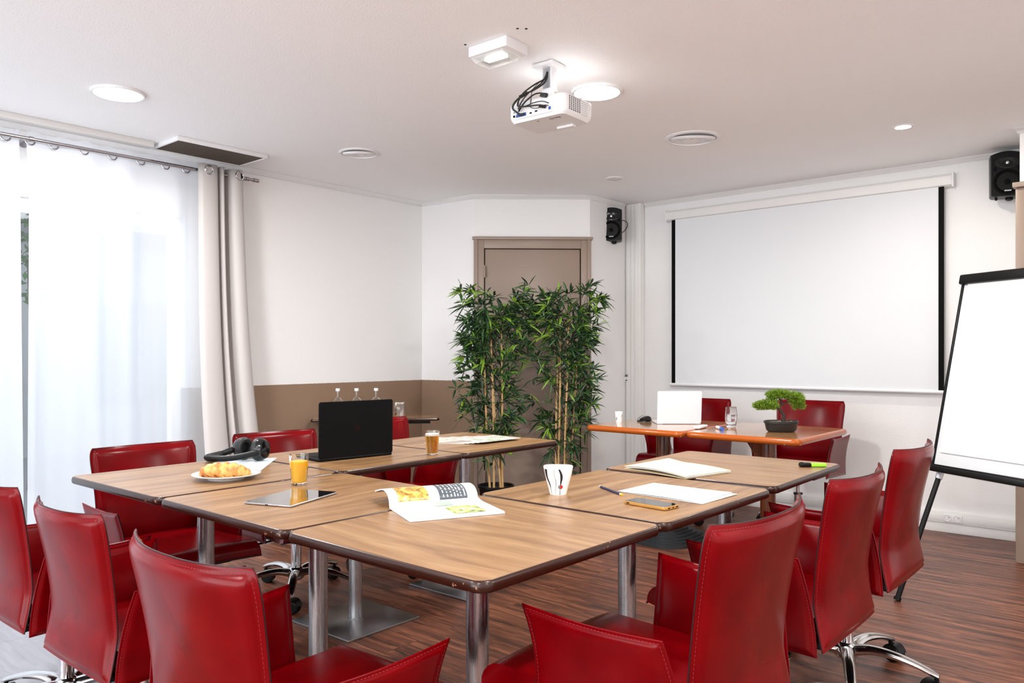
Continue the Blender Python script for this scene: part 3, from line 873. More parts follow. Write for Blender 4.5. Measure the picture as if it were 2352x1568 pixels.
unlit_spot(-2.267, 4.280, .165, 'round white adjustable downlight, unlit, in front of the screen', .7)
t = thing('smoke_detector', 'flat round white disc on the ceiling in the far corner', 'smoke detector', (-3.224, 4.883, CE))
mb = MB(); mb.lathe([(.0001, -.010), (.050, -.010), (.060, -.007), (.063, 0)], 40, cap=False); mb.build('cover', M_cornice, t)

# air grille
g = thing('ceiling_vent', 'rectangular dark mesh air grille on the ceiling above the curtain rod', 'vent', (-4.722, 2.53, CE))
mb = MB()
W_, L_ = .34, .60
for sx in (-1, 1): mb.box((sx * (W_ / 2 - .006), 0, -.013), (.012, L_, .026), bev=.002)
for sy in (-1, 1): mb.box((0, sy * (L_ / 2 - .006), -.0128), (W_ - .024, .012, .0252), bev=.001)
mb.build('frame', M_white, g)
M_mesh = mat('bronze_mesh', srgb(112, 100, 90), 0.5, 0.3)
mb = MB(); mb.box((0, 0, -.004), (W_ - .02, L_ - .02, .004)); mb.build('backing', mat('dark_filter', srgb(58, 52, 47), 0.8), g)
mb = MB(); k = 0
x = -W_ / 2 + .014
while x < W_ / 2 - .01: mb.box((x, 0, -.014), (.0035, L_ - .02, .012)); x += .0125
y = -L_ / 2 + .014
while y < L_ / 2 - .01: mb.box((0, y, -.014), (W_ - .02, .0035, .012)); y += .0125
mb.build('mesh', M_mesh, g, smooth=False)

# emergency light
e = thing('emergency_light', 'white box emergency light on the ceiling, its lamp glowing', 'light', (-2.209, 2.464, CE), math.radians(1.5))
mb = MB(); mb.box((0, 0, -.022), (.210, .142, .044), bev=.004); mb.build('housing', M_white, e)
M_clear = mat('clear_cover', (1, 1, 1, 1), 0.1, 0.0, Alpha=0.30)
mb = MB(); 
vs = []
for (w, h, z) in ((.180, .118, -.044), (.150, .088, -.066)):
    for sx, sy in ((-1, -1), (1, -1), (1, 1), (-1, 1)): vs.append((sx * w / 2 - .012, sy * h / 2, z))
mb.add(vs, [[0, 1, 5, 4], [1, 2, 6, 5], [2, 3, 7, 6], [3, 0, 4, 7], [4, 5, 6, 7]]); mb.build('cover', M_clear, e, smooth=False)
mb = MB(); mb.box((-.01, 0, -.049), (.105, .032, .008), bev=.0035, seg=3); mb.build('lamp', emit('emergency_lamp', (.93, 1, .95, 1), 6.0), e)
mb = MB(); mb.box((-.01, 0, -.0455), (.155, .10, .003)); mb.build('reflector', M_refl, e)
for nm, x, y in (('left', -2.301, 2.362), ('a', -2.030, 2.381), ('b', -2.005, 2.405)):
    mb = MB(); mb.lathe([(.0001, -.0012), (.0055, -.001), (.006, 0)], 10, cap=False)
    h = mb.build('drill_hole', M_blackm, None, loc=(x, y, CE)); tag(h, {'left': 'dark drill hole in the ceiling at the left end of the emergency light', 'a': 'left one of two dark drill holes in the ceiling behind the emergency light', 'b': 'right one of two dark drill holes in the ceiling behind the emergency light'}[nm], 'hole', 'drill holes in the ceiling')

# ------------------------------------------------------------------ projector
pj = thing('projector', 'white projector hanging from the ceiling on a bracket, ports towards the viewer', 'projector', (-2.170, 2.775, CE), math.radians(2.6))
BZ0, BZ1 = -.382, -.285
mb = MB()
body = rrect(.335, .245, .03, 5)
def taper(z, k): return [(x * k, y * k, z) for x, y in body]
vs = []; lay = [(BZ0, .90), (BZ0 + .012, .965), (BZ0 + .03, 1.0), (BZ1 - .012, 1.0), (BZ1 - .003, .975), (BZ1, .93)]
for z, k in lay: vs += taper(z, k)
n = len(body); fs = [list(range(n))[::-1], [(len(lay) - 1) * n + i for i in range(n)]]
for k in range(len(lay) - 1):
    for i in range(n):
        j = (i + 1) % n; fs.append([k * n + i, k * n + j, (k + 1) * n + j, (k + 1) * n + i])
mb.add(vs, fs); mb.build('body', M_white, pj, angle=25)
# port panel on the near side (local -Y)
fy = -.1228
mb = MB(); mb.box((-.02, fy - .0005, -.334), (.225, .003, .068), bev=.001); mb.build('port_panel', M_white, pj)
def port(x, z, w, h, m, nm='port'):
    mb = MB(); mb.box((x, fy - .003, z), (w, .005, h), bev=.001); return mb.build(nm, m, pj)
M_blue = mat('blue_connector', srgb(40, 84, 160), 0.45)
port(-.085, -.352, .058, .016, M_blue, 'blue_port'); port(.083, -.350, .012, .014, M_blue, 'blue_port')
for x, z, w, h in ((-.028, -.353, .012, .006), (.004, -.350, .013, .006), (-.128, -.352, .010, .010), (-.128, -.334, .004, .004), (-.116, -.356, .004, .003)):
    port(x, z, w, h, M_blackm)
# side vent (local +X): grid of holes
mb = MB()
for i in range(6):
    for j in range(8): mb.box((.1682, -.085 + i * .017, -.366 + .008 + j * .0085), (.002, .007, .0045))
mb.build('side_vent', mat('vent_dark', srgb(70, 66, 60), 0.7), pj, smooth=False)
mb = MB()
for j in range(7): mb.box((.1680, .04, -.362 + j * .0105), (.002, .055, .0012))
mb.build('side_grooves', mat('groove_grey', srgb(190, 186, 182), 0.6), pj, smooth=False)
tm = text_mb('BenQ', .026, .0004)
tm.build('logo', mat('grey_print', srgb(96, 90, 92), 0.5), pj, loc=(.075, -.070, BZ0 - .0004), rot=(PI, 0, PI), smooth=False)
mb = MB(); mb.box((.04, .075, BZ0 - .004), (.095, .030, .012), bev=.003); mb.build('foot_recess', M_white, pj)
mb = MB(); mb.box((-.02, -.078, BZ0 - .0006), (.012, .006, .001)); mb.build('sensor', mat('grey_sensor', srgb(120, 120, 120), .4), pj)
mb = MB(); mb.cyl((.02, .121, -.335), (.02, .136, -.335), .030, 28); mb.build('lens', M_blackg, pj)
for x, y in ((.14, .05), (.06, .10), (.10, -.10)):
    mb = MB(); mb.lathe([(.008, -.285), (.008, -.272), (.005, -.270)], 14, 0, Matrix.Translation((x, y, 0))); mb.build('adjuster', mat('beige_knob', srgb(200, 195, 180), .5), pj)
# mount
mb = MB(); mb.box((-.01, .0, -.010), (.125, .125, .018), bev=.007, seg=3); mb.build('ceiling_plate', M_white, pj)
mb = MB()
mb.box((.016, 0, -.125), (.004, .05, .215), bev=.001); mb.box((-.032, .0, -.125), (.004, .05, .215), bev=.001)
mb.box((-.008, .024, -.125), (.05, .004, .215), bev=.001); mb.box((-.008, -.024, -.195), (.05, .004, .07), bev=.001)
mb.build('mount_tube', M_white, pj)
mb = MB(); mb.box((0, 0, -.240), (.10, .07, .016), bev=.004); mb.box((0, 0, -.262), (.17, .03, .008), bev=.002); mb.box((0, 0, -.268), (.03, .19, .008), bev=.002)
for x, y in ((.075, 0), (-.075, 0), (0, .085), (0, -.085)): mb.cyl((x, y, -.29), (x, y, -.262), .006, 10)
mb.build('mount_arms', M_white, pj)
M_brass = mat('brass_screw', srgb(120, 112, 70), 0.35, .8)
for x, y, z in ((.018, -.036, -.222), (.040, -.034, -.226), (-.03, -.05, -.262), (.02, -.05, -.264)):
    mb = MB(); mb.cyl((x, y, z), (x, y + .012, z), .0055, 12); mb.build('screw', M_brass, pj)
M_cable = mat('black_cable', srgb(22, 21, 20), 0.42)
def cable(pts, r, nm='cable'):
    mb = MB(); mb.tube(catmull(pts, 40), r, 9); return mb.build(nm, M_cable, pj)
o = (-.008, -.018, -.05)
cable([o, (-.012, -.035, -.10), (-.045, -.075, -.145), (-.090, -.105, -.20), (-.108, -.12, -.26), (-.085, -.145, -.30), (-.02, -.155, -.318), (.035, -.145, -.322), (.060, -.128, -.330)], .0048)
cable([o, (-.004, -.03, -.10), (-.01, -.055, -.145), (-.045, -.09, -.19), (-.070, -.12, -.215), (-.10, -.15, -.265), (-.118, -.150, -.305), (-.095, -.135, -.340), (-.075, -.128, -.350)], .0055)
cable([(-.01, -.02, -.06), (-.02, -.05, -.13), (-.055, -.10, -.20), (-.07, -.14, -.27), (-.085, -.15, -.32)], .0035)
cable([(-.09, -.14, -.33), (-.05, -.15, -.29), (-.01, -.135, -.245), (.02, -.125, -.235), (.045, -.122, -.245)], .0045)
cable([(-.10, -.13, -.29), (-.05, -.155, -.315), (.01, -.155, -.305), (.05, -.14, -.300), (.078, -.126, -.315)], .0028)
cable([(-.01, -.02, -.08), (-.045, -.08, -.17), (-.03, -.12, -.26), (-.01, -.15, -.325), (.03, -.155, -.345), (.06, -.14, -.328), (.078, -.127, -.330)], .0020)
mb = MB(); mb.cyl((-.062, -.108, -.205), (-.084, -.135, -.235), .0105, 16); mb.build('ferrite_choke', M_cable, pj)
mb = MB(); mb.box((.052, -.128, -.258), (.036, .020, .026), rot=(0, .35, 0), bev=.003); mb.build('power_plug', M_cable, pj)
mb = MB(); mb.box((-.078, -.128, -.350), (.034, .014, .014), bev=.004); mb.build('video_plug', M_cable, pj)
mb = MB(); mb.cyl((.038, -.150, -.330), (.062, -.128, -.335), .010, 16); mb.build('round_plug', M_cable, pj)

pj.scale = (.92, .92, .92)
for ch in pj.children:
    nm = ch.name.split('.')[0]
    if nm in ('ceiling_plate',): continue
    if nm in ('cable', 'ferrite_choke', 'screw', 'mount_tube', 'mount_arms', 'power_plug', 'round_plug', 'video_plug'):
        for v in ch.data.vertices: v.co.z = -.012 + (v.co.z + .012) * .735
    else: ch.location.z += .092

# ------------------------------------------------------------------ speakers
def speaker(name, label, loc, rz, tilt, cable_on):
    t = thing(name, label, 'speaker', loc, rz)
    R = Matrix.Rotation(tilt, 4, 'X')
    mb = MB(); n = 12; w, h, d = .178, .262, .150
    top = [(-w / 2 + w * i / n, h / 2 + .022 * (1 - (2 * i / n - 1) ** 2)) for i in range(n + 1)]
    outl = [(-w / 2, -h / 2 + .010), (-w / 2 + .012, -h / 2), (w / 2 - .012, -h / 2), (w / 2, -h / 2 + .010)] + top[::-1]
    vs = []; m = len(outl)
    for (y, k) in ((-d / 2, .97), (-d / 2 + .012, 1.0), (d / 2 - .05, .96), (d / 2, .72)):
        vs += [(x * k, y, z * (k * .3 + .7)) for x, z in outl]
    fs = [list(range(m)), [3 * m + i for i in range(m)][::-1]]
    for q in range(3):
        for i in range(m):
            j = (i + 1) % m; fs.append([q * m + i, (q + 1) * m + i, (q + 1) * m + j, q * m + j])
    mb.add(vs, fs, 0, R); mb.build('cabinet', M_blackp, t, fix=True)
    F = R @ Matrix.Translation((0, -d / 2 - .001, 0)) @ Matrix.Rotation(PI / 2, 4, 'X')
    mb = MB(); mb.lathe([(.078, 0), (.078, .006), (.070, .007), (.066, .002), (.045, -.006), (.022, -.008), (.018, .0), (.0001, .003)], 40, 0, F @ Matrix.Translation((0, -.042, 0)), cap=False); mb.build('woofer', M_blackm, t)
    mb = MB(); mb.lathe([(.034, 0), (.036, .005), (.030, .006), (.014, -.002), (.012, -.002)], 36, 0, F @ Matrix.Translation((0, .078, 0)), cap=False, sx=1.9); mb.build('tweeter_horn', M_blackg, t)
    mb = MB(); mb.lathe([(.012, -.001), (.009, .005), (.0001, .007)], 20, 0, F @ Matrix.Translation((0, .078, 0)), cap=False); mb.build('tweeter_dome', M_chrome, t)
    for x in (-.066, .066):
        mb = MB(); mb.box((0, 0, 0), (.018, .004, .024), M=R @ Matrix.Translation((x, -d / 2 - .001, .042))); mb.build('bass_port', M_blackm, t)
        for z in (-.108, .112, .012):
            mb = MB(); mb.cyl((x * 1.08, -d / 2 - .003, z), (x * 1.08, -d / 2 + .002, z), .0042, 10); mb.v = [R @ p for p in mb.v]; mb.build('screw', M_blackg, t)
    tm = MB()
    for q_ in range(4): tm.add([(-.018 + q_ * .0095, -.004, 0), (-.011 + q_ * .0095, -.004, 0), (-.0085 + q_ * .0095, .004, 0), (-.0155 + q_ * .0095, .004, 0)], [[0, 1, 2, 3]])
    tm.v = [F @ Matrix.Translation((0, -.098, .0075)) @ p for p in tm.v]; tm.build('emblem', mat('pale_print', srgb(210, 214, 222), .4), t, smooth=False)
    mb = MB(); mb.lathe([(.008, 0), (.008, -.012), (.005, -.016)], 12, 0, R @ Matrix.Translation((-.055, -.03, -h / 2))); mb.lathe([(.022, .0), (.022, -.010), (.012, -.016)], 20, 0, R @ Matrix.Translation((.02, .0, -h / 2))); mb.build('mount_knob', M_blackp, t)
    mb = MB(); mb.box((.0, d / 2 + .02, -.02), (.05, .06, .035), bev=.006); mb.build('wall_bracket', M_blackp, t)
    if cable_on:
        mb = MB(); mb.tube(catmull([(.060, .05, .06), (.095, .07, .065), (.125, .08, .045), (.125, .08, .01), (.095, .075, -.03), (.066, .06, -.05)], 24), .0035, 8); mb.build('cable', M_cable, t)
    return t
speaker('wall_speaker', 'black wall speaker in the corner to the left of the projection screen', (-3.735, 5.62, 2.272), .52, -.06, True)
speaker('wall_speaker', 'black wall speaker high up at the right edge of the picture', (-.885, 5.770, 2.300), .30, -.04, False)

# ------------------------------------------------------------------ projection screen
s = thing('projection_screen', 'wide white roll-down projection screen with black side borders', 'projection screen', (-2.26, YW, 0))
mb = MB()
prof = [(-.004, 2.392), (-.050, 2.388), (-.066, 2.372), (-.068, 2.345), (-.060, 2.316), (-.040, 2.303), (-.004, 2.303)]
vs = []; n = len(prof)
for x in (-1.072, 1.062): vs += [(x, y, z) for y, z in prof]
fs = [list(range(n)), [n + i for i in range(n)][::-1]] + [[i, n + i, n + (i + 1) % n, (i + 1) % n] for i in range(n)]
mb.add(vs, fs); mb.build('housing', M_whitep, s, fix=True)
for x in (-1.078, 1.068):
    mb = MB(); mb.box((x, -.034, 2.347), (.012, .066, .096), bev=.003); mb.build('end_cap', M_white, s)
M_screen = mat('matt_white_screen', srgb(226, 229, 232), 0.85)
mb = MB(); mb.box((-.005, -.050, 1.628), (1.975, .002, 1.36)); mb.build('fabric', M_screen, s, smooth=False)
for x in (-1.008, .998):
    mb = MB(); mb.box((x, -.050, 1.628), (.034, .0022, 1.36)); mb.build('black_border', M_blackm, s, smooth=False)
mb = MB(); mb.cyl((-1.040, -.051, .938), (1.030, -.051, .938), .0115, 20); mb.build('bottom_bar', M_white, s)
mb = MB(); mb.tube([(.005, -.052, .93), (-.025, -.054, .925), (-.028, -.056, .912), (-.012, -.058, .905), (.0, -.058, .898), (.012, -.058, .905), (.028, -.056, .912), (.025, -.054, .925), (.0, -.052, .93)], .0016, 6)
mb.tube([(.0, -.058, .898), (.002, -.058, .85)], .0008, 5); mb.build('pull_handle', M_steel, s)

# ------------------------------------------------------------------ sockets
so = thing('double_socket', 'white double wall socket in the skirting duct, right of the flip chart leg', 'socket', (-1.197, YW - .034, .100))
mb = MB(); mb.box((0, -.003, 0), (.112, .008, .050), bev=.002); mb.build('cover_plate', M_white, so)
for x in (-.028, .028):
    F = Matrix.Translation((x, -.0075, 0)) @ Matrix.Rotation(PI / 2, 4, 'X')
    mb = MB(); mb.lathe([(.0215, .001), (.0205, .002), (.0185, -.001), (.018, -.0035), (.0001, -.0035)], 28, 0, F, cap=False); ou = mb.build('outlet', M_cornice, so)
    mb = MB(); mb.cyl((x - .004, -.0065, .009), (x - .004, -.0035, .009), .0024, 10); mb.cyl((x + .0075, -.0065, -.0045), (x + .0075, -.0035, -.0045), .0024, 10); mb.cyl((x + .008, -.012, .008), (x + .008, -.0035, .008), .0022, 10); mb.build('pin', M_blackm, ou)
so = thing('data_socket', 'small grey and white data outlet on the vertical cable duct', 'socket', (-3.713, YW - .076, .985))
mb = MB(); mb.box((0, -.001, .018), (.034, .004, .022), bev=.001); mb.build('module', mat('grey_module', srgb(150, 150, 150), .5), so)
mb = MB(); mb.box((0, -.001, -.014), (.034, .004, .040), bev=.001); mb.build('cover_plate', M_white, so)
for z, w, h in ((.016, .012, .010), (-.004, .005, .005), (-.022, .020, .008)):
    mb = MB(); mb.box((0, -.0035, z), (w, .003, h), bev=.0008); mb.build('jack', M_blackm, so)

# ------------------------------------------------------------------ flip chart
fc_a = math.atan2(-.538, .842)
fc = thing('flip_chart', 'flip chart easel with blank white paper and black frame at the right edge', 'flip chart', (0, 0, 0))
ux = Vector((.842, -.538, 0)).normalized(); bn = Vector((.538, .842, 0)).normalized()      # along the board, away from the viewer
B0 = Vector((-.976, 4.31, .637)); tilt = math.radians(12.0); upv = (Vector((0, 0, 1)) * math.cos(tilt) + bn * math.sin(tilt))
FM = Matrix((( ux.x, -upv.cross(ux).x * -1, upv.x, B0.x), (ux.y, -upv.cross(ux).y * -1, upv.y, B0.y), (ux.z, -upv.cross(ux).z * -1, upv.z, B0.z), (0, 0, 0, 1)))
# local frame of the board: x along, y backwards, z up the board
HB, WB = .960, .700
def fb(c, sz, name, m, par=fc, bev=.004):
    mb = MB(); mb.box(c, sz, bev=bev, M=FM); return mb.build(name, m, par)
brd = fb((WB / 2, .010, HB / 2), (WB - .01, .014, HB - .01), 'board', M_white)
fb((WB / 2, -.004, HB - .012), (WB + .012, .034, .050), 'clamp_bar', M_blackp, bev=.008)
fb((.006, .008, HB / 2), (.014, .024, HB), 'side_rail', M_blackp)
fb((WB - .006, .008, HB / 2), (.014, .024, HB), 'side_rail', M_blackp)
fb((WB / 2, .004, .004), (WB + .006, .030, .020), 'bottom_rail', M_blackp)
tr = fb((WB / 2 + .02, -.035, -.018), (WB - .06, .075, .012), 'pen_tray', M_blackp)
fb((WB / 2 + .02, -.072, -.010), (WB - .06, .006, .024), 'tray_lip', M_blackp, tr, .002)
M_paper = mat('white_paper', srgb(224, 224, 222), 0.7)
mb = MB()
def pad(u, v): return (.040 + u * (WB - .08), -.004 - .004 * math.sin(PI * v) - .001, .075 + v * (HB - .105))
mb.grid(pad, 8, 10, M=FM, flip=True); mb.grid(lambda u, v: (pad(u, v)[0], .002, pad(u, v)[2]), 8, 10, M=FM)
mb.build('paper_pad', M_paper, fc)
def W(x, y, z): return FM @ Vector((x, y, z))
M_legblk = mat('black_tube', srgb(9, 9, 10), .4, Specular_IOR_Level=.25)
feet = ((Vector(W(.055, .01, -.005)), Vector((-1.075, 4.09, .008))), (Vector(W(WB - .055, .01, -.005)), Vector((-.30, 3.60, .008))))
for a, b in feet:
    mb = MB(); mb.cyl(a, b, .0125, 16); lg = mb.build('leg', M_legblk, fc)
    d = (b - a).normalized()
    mb = MB(); mb.cyl(a + d * .005, a + d * .05, .0165, 20); mb.build('leg_collar', mat('silver_collar', srgb(200, 202, 206), .3, .5), lg)
    mb = MB(); mb.cyl(b - d * .012, b + d * .004, .017, 16); mb.build('foot', M_blackp, lg)
a = W(WB / 2, .03, HB * .75); b = Vector((-.14, 4.82, .008))
mb = MB(); mb.cyl(a, b, .0125, 16); mb.build('rear_leg', M_legblk, fc)

# ------------------------------------------------------------------ wall table with bottles
CA = math.atan2(.72, .59)
ct = thing('console_table', 'narrow dark-edged console table across the far left corner', 'table', (-4.505, 3.69, 0), CA)
# centre line offset: front edge faces the viewer
CLn, CDp = .93, .25
slab = ct
ofs = .125
mb = MB(); mb.prism([(x, y + ofs - .0, ) for x, y in rrect(CLn - .02, CDp - .02, .012, 4)], .698, .72); mb.build('tabletop', M_topg, ct)
mb = MB(); pts = rrect(CLn - .02, CDp - .02, .012, 5)
pr = [(0, .7195), (.008, .716), (.011, .709), (.008, .701), (-.004, .697)]
vs = []; n = len(pts)
for o_, z in pr: vs += [(x, y + ofs, z) for x, y in rrect(CLn - .02 + 2 * o_, CDp - .02 + 2 * o_, .012 + o_, 5)]
fs = []
for k in range(len(pr) - 1):
    for i in range(n):
        j = (i + 1) % n; fs.append([k * n + i, (k + 1) * n + i, (k + 1) * n + j, k * n + j])
mb.add(vs, fs); mb.build('edge_band', M_edge, ct, fix=True)
mb = MB(); mb.cyl((-.02, ofs, .008), (-.02, ofs, .69), .028, 24); mb.build('column', M_blackp, ct)
mb = MB(); mb.prism(rrect(.36, .22, .02, 4), 0, .010, M=Matrix.Translation((-.02, ofs, 0))); mb.build('base_plate', M_blackp, ct)
mb = MB(); mb.box((0, ofs, .685), (.80, .12, .024)); mb.build('apron', M_blackp, ct)
M_bottle = glass_mat('bottle_glass', (.97, .985, .98, 1))
M_prt = mat('black_print', srgb(24, 24, 26), .5)
for k, (x, y, lab, fill) in enumerate(((-4.782, 3.557, 'clear round water bottle with white cap, leftmost of the three, lettering visible', .6), (-4.696, 3.663, 'clear round water bottle with white cap, middle of the three', .6), (-4.605, 3.774, 'clear round water bottle with white cap, rightmost of the three, nearly empty', 0))):
    b = thing('water_bottle', lab, 'bottle', (x, y, .7205), -.75 if k == 0 else -.2, 'water bottles on the console table')
    mb = MB(); mb.lathe([(.0001, .002), (.030, 0), (.040, .006), (.046, .03), (.049, .065), (.0485, .098), (.043, .122), (.027, .139), (.0145, .150), (.0125, .175), (.0125, .197), (.0145, .199), (.0145, .203), (.0105, .203), (.0105, .150), (.024, .138), (.040, .122), (.045, .098), (.045, .065), (.042, .03), (.036, .010), (.0001, .008)], 36, cap=False)
    mb.build('glass', M_bottle, b)
    mb = MB(); mb.lathe([(.0155, .196), (.0165, .199), (.0165, .212), (.015, .216), (.0001, .217)], 24, cap=False); mb.build('cap', M_white, b)
    if fill:
        mb = MB(); mb.lathe([(.0001, .0085), (.0355, .0105), (.0415, .03), (.0445, .065), (.0445, .098), (.0395, .1195), (.0001, .1195)], 32, cap=False); mb.build('water', M_water, b)
        tm = text_mb('aqD' if k == 0 else 'aq', .026, 0.0)
        out = []
        for p in tm.v:
            a_ = p.x / .046 - PI / 2 + .25; rr_ = .0490 - max(0, p.y + .012) * .22; out.append(Vector((rr_ * math.cos(a_), rr_ * math.sin(a_), .112 + p.y)))
        tm.v = out; tm.build('lettering', M_prt, b, smooth=False)
tg = thing('tumbler', 'upturned cut-glass tumbler beside the bottles, partly behind the laptop', 'glass', (-4.490, 3.905, .7205))
mb = MB(); pr = [(.0001, .108), (.030, .110), (.036, .104), (.042, .07), (.040, .02), (.037, 0), (.034, 0), (.037, .03), (.039, .07), (.033, .098), (.0001, .100)]
n = 40; vs = []; fs = []
for k, (r, z) in enumerate(pr):
    for i in range(n):
        a_ = 2 * PI * i / n; rr = r * (1 + (.05 * math.cos(10 * a_) if k in (2, 3, 4) else 0)); vs.append((rr * math.cos(a_), rr * math.sin(a_), z))
for k in range(len(pr) - 1):
    for i in range(n):
        j = (i + 1) % n; fs.append([k * n + i, k * n + j, (k + 1) * n + j, (k + 1) * n + i])
mb.add(vs, fs); mb.build('glass', M_glass, tg)

# ------------------------------------------------------------------ bamboo plants
M_cane = mat('dry_bamboo_cane', srgb(196, 158, 104), 0.45)
M_leafd = mat('dark_bamboo_leaf', srgb(30, 58, 32), 0.42)
M_leafm = mat('mid_bamboo_leaf', srgb(54, 90, 40), 0.42)
M_leafl = mat('young_bamboo_leaf', srgb(122, 160, 50), 0.42)
M_twig = mat('dark_twig', srgb(48, 52, 34), 0.6)
def leaf(mb, p, d, L, w, mi, rnd, droop):
    d = d.normalized(); side = d.cross(Vector((0, 0, 1)))
    if side.length < .1: side = Vector((1, 0, 0))
    side.normalize(); side = (Matrix.Rotation(rnd.uniform(-.9, .9), 3, d) @ side)
    nrm = side.cross(d)
    pts = []
    for t, ww in ((0, .12), (.22, .8), (.5, 1.0), (.78, .62), (1, .0)):
        c = p + d * (L * t) + Vector((0, 0, -droop * L * t * t))
        if ww > 0.001: pts += [c - side * (w * ww) - nrm * (w * .25), c + nrm * (w * .12), c + side * (w * ww) - nrm * (w * .25)]
        else: pts += [c]
    fs = []
    for k in range(3):
        a = k * 3; fs += [[a, a + 1, a + 4, a + 3], [a + 1, a + 2, a + 5, a + 4]]
    fs += [[9, 10, 12], [10, 11, 12]]
    mb.add(pts, fs, mi)
def bamboo(x, y, label, seed, canes, inner, ext):
    rnd = random.Random(seed)
    root = thing('potted_bamboo', label, 'plant', (x, y, 0), 0)
    mb = MB(); mb.lathe([(.0001, .002), (.095, 0), (.105, .02), (.128, .20), (.135, .205), (.135, .22), (.124, .22), (.118, .195), (.0001, .190)], 36, cap=False); mb.build('pot', M_blackp, root)
    mb = MB(); mb.lathe([(.0001, .197), (.08, .199), (.119, .193)], 24, cap=False); mb.build('soil', mat('dark_soil', srgb(38, 30, 24), .9), root)
    twigs = MB(); fol = MB()
    tops = []
    for (bx, by, tx, ty, h, r) in canes:
        mb = MB(); P = []; R_ = []
        n = 36
        for i in range(n + 1):
            t = i / n; P.append((bx + (tx - bx) * t + .006 * math.sin(5 * t + bx * 90), by + (ty - by) * t, .19 + (h - .19) * t))
            R_.append((r * (1 - .25 * t)) * (1.16 if i % 6 == 0 else 1.0))
        mb.tube(P, r, 9, rs=R_); mb.build('cane', M_cane, root)
        tops.append((Vector(P[0]), Vector(P[-1])))
    def cluster(c, dirn, n):
        young = rnd.random() < .16
        for k in range(n):
            d = (dirn * rnd.uniform(.2, 1.0) + Vector((rnd.uniform(-1, 1), rnd.uniform(-1, 1), rnd.uniform(-.55, .85)))).normalized()
            mi = 2 if (young and rnd.random() < .75) or rnd.random() < .05 else (1 if rnd.random() < .42 else 0)
            leaf(fol, c + d * .006, d, rnd.uniform(.065, .130), rnd.uniform(.0065, .0115), mi, rnd, rnd.uniform(.1, .55))
    right = Vector((.7565, .654, 0)); fwd = Vector((-.654, .7565, 0))
    for (zz, cnt, rad) in ext:
        for _ in range(cnt):
            a, b = rnd.choice(tops)
            z = zz + rnd.uniform(-.06, .06); t = min(1, max(0, (z - .25 - a.z) / (b.z - a.z)))
            p0 = a.lerp(b, t)
            s = rnd.uniform(-1, 1); s = math.copysign(abs(s) ** .75, s)
            if z < 1.30 and s * inner > .45 and rnd.random() < .5: s *= -.8
            q = right * (s * rad) + fwd * (rnd.uniform(-.6, .45) * rad * .8)
            q.z = z
            mid = p0.lerp(q, .5) + Vector((0, 0, rnd.uniform(-.02, .05)))
            twigs.tube([p0, mid, q], .0016, 4, rs=[.0022, .0017, .0009])
            dn = Vector((q.x - p0.x, q.y - p0.y, rnd.uniform(-.1, .25))).normalized()
            cluster(q, dn, rnd.randint(6, 9))
            if rnd.random() < .8: cluster(mid, dn, rnd.randint(4, 6))
    twigs.build('twigs', M_twig, root)
    fol.build('foliage', [M_leafd, M_leafm, M_leafl], root, smooth=False)
    return root
PX_, PY_ = -3.905, 4.335
bamboo(PX_, PY_, 'artificial bamboo plant in a black pot, left of the two before the door', 11,
       [(-.035, -.03, -.085, -.055, 1.35, .0085), (-.005, -.015, -.035, -.02, 1.42, .0085), (.025, .02, -.03, -.03, 1.30, .0075), (.045, .03, .03, .02, 1.38, .008), (.0, .04, .0, .06, 1.1, .007)], 1,
       [(1.62, 18, .27), (1.52, 24, .27), (1.42, 22, .26), (1.32, 20, .24), (1.22, 17, .24), (1.12, 13, .24), (1.02, 11, .28), (.90, 12, .30), (.78, 12, .25), (.66, 9, .20), (.55, 5, .14)])
bamboo(-3.555, 4.690, 'artificial bamboo plant, right of the two before the door, by the door handle', 23,
       [(-.045, -.03, -.03, -.01, 1.35, .0085), (-.02, -.02, -.01, -.02, 1.38, .0085), (.015, .01, .035, .03, 1.45, .0095), (.045, .04, .085, .07, 1.32, .008), (.03, -.02, .05, .0, 1.2, .0075)], -1,
       [(1.66, 15, .29), (1.55, 23, .29), (1.44, 21, .27), (1.33, 19, .23), (1.22, 16, .23), (1.10, 13, .25), (.98, 12, .27), (.86, 12, .24), (.74, 9, .21), (.62, 8, .18), (.50, 6, .16)])

# ------------------------------------------------------------------ things on the tables
TZ = .7402
RV = math.atan2(.654, .7565)
M_china = mat('white_china', srgb(240, 240, 238), 0.12, Coat_Weight=0.5)
# plate and croissant
pl = thing('plate', 'white china plate holding the croissant', 'plate', (-2.66, 1.485, TZ))
mb = MB(); mb.lathe([(.0001, .004), (.055, .004), (.060, .0), (.065, .0), (.068, .006), (.110, .0165), (.119, .0185), (.120, .0205), (.117, .0215), (.078, .012), (.062, .008), (.0001, .0075)], 64, cap=False); mb.build('dish', M_china, pl)
M_cro = mat('baked_pastry', srgb(214, 150, 62), 0.45, Coat_Weight=0.2)
n_, l_, b_ = nodes(M_cro)
tc = n_.new('ShaderNodeTexCoord'); nz = n_.new('ShaderNodeTexNoise'); nz.inputs['Scale'].default_value = 38; nz.inputs['Detail'].default_value = 4
rp = n_.new('ShaderNodeValToRGB'); rp.color_ramp.elements[0].position = .35; rp.color_ramp.elements[0].color = srgb(178, 98, 26); rp.color_ramp.elements[1].position = .62; rp.color_ramp.elements[1].color = srgb(226, 176, 96)
l_.new(tc.outputs['Object'], nz.inputs['Vector']); l_.new(nz.outputs['Fac'], rp.inputs['Fac']); l_.new(rp.outputs['Color'], b_.inputs['Base Color'])
cr = thing('croissant', 'golden brown croissant on the white plate', 'croissant', (-2.66, 1.485, TZ + .0085), RV + .05)
mb = MB(); pts = []; rs = []
N = 110
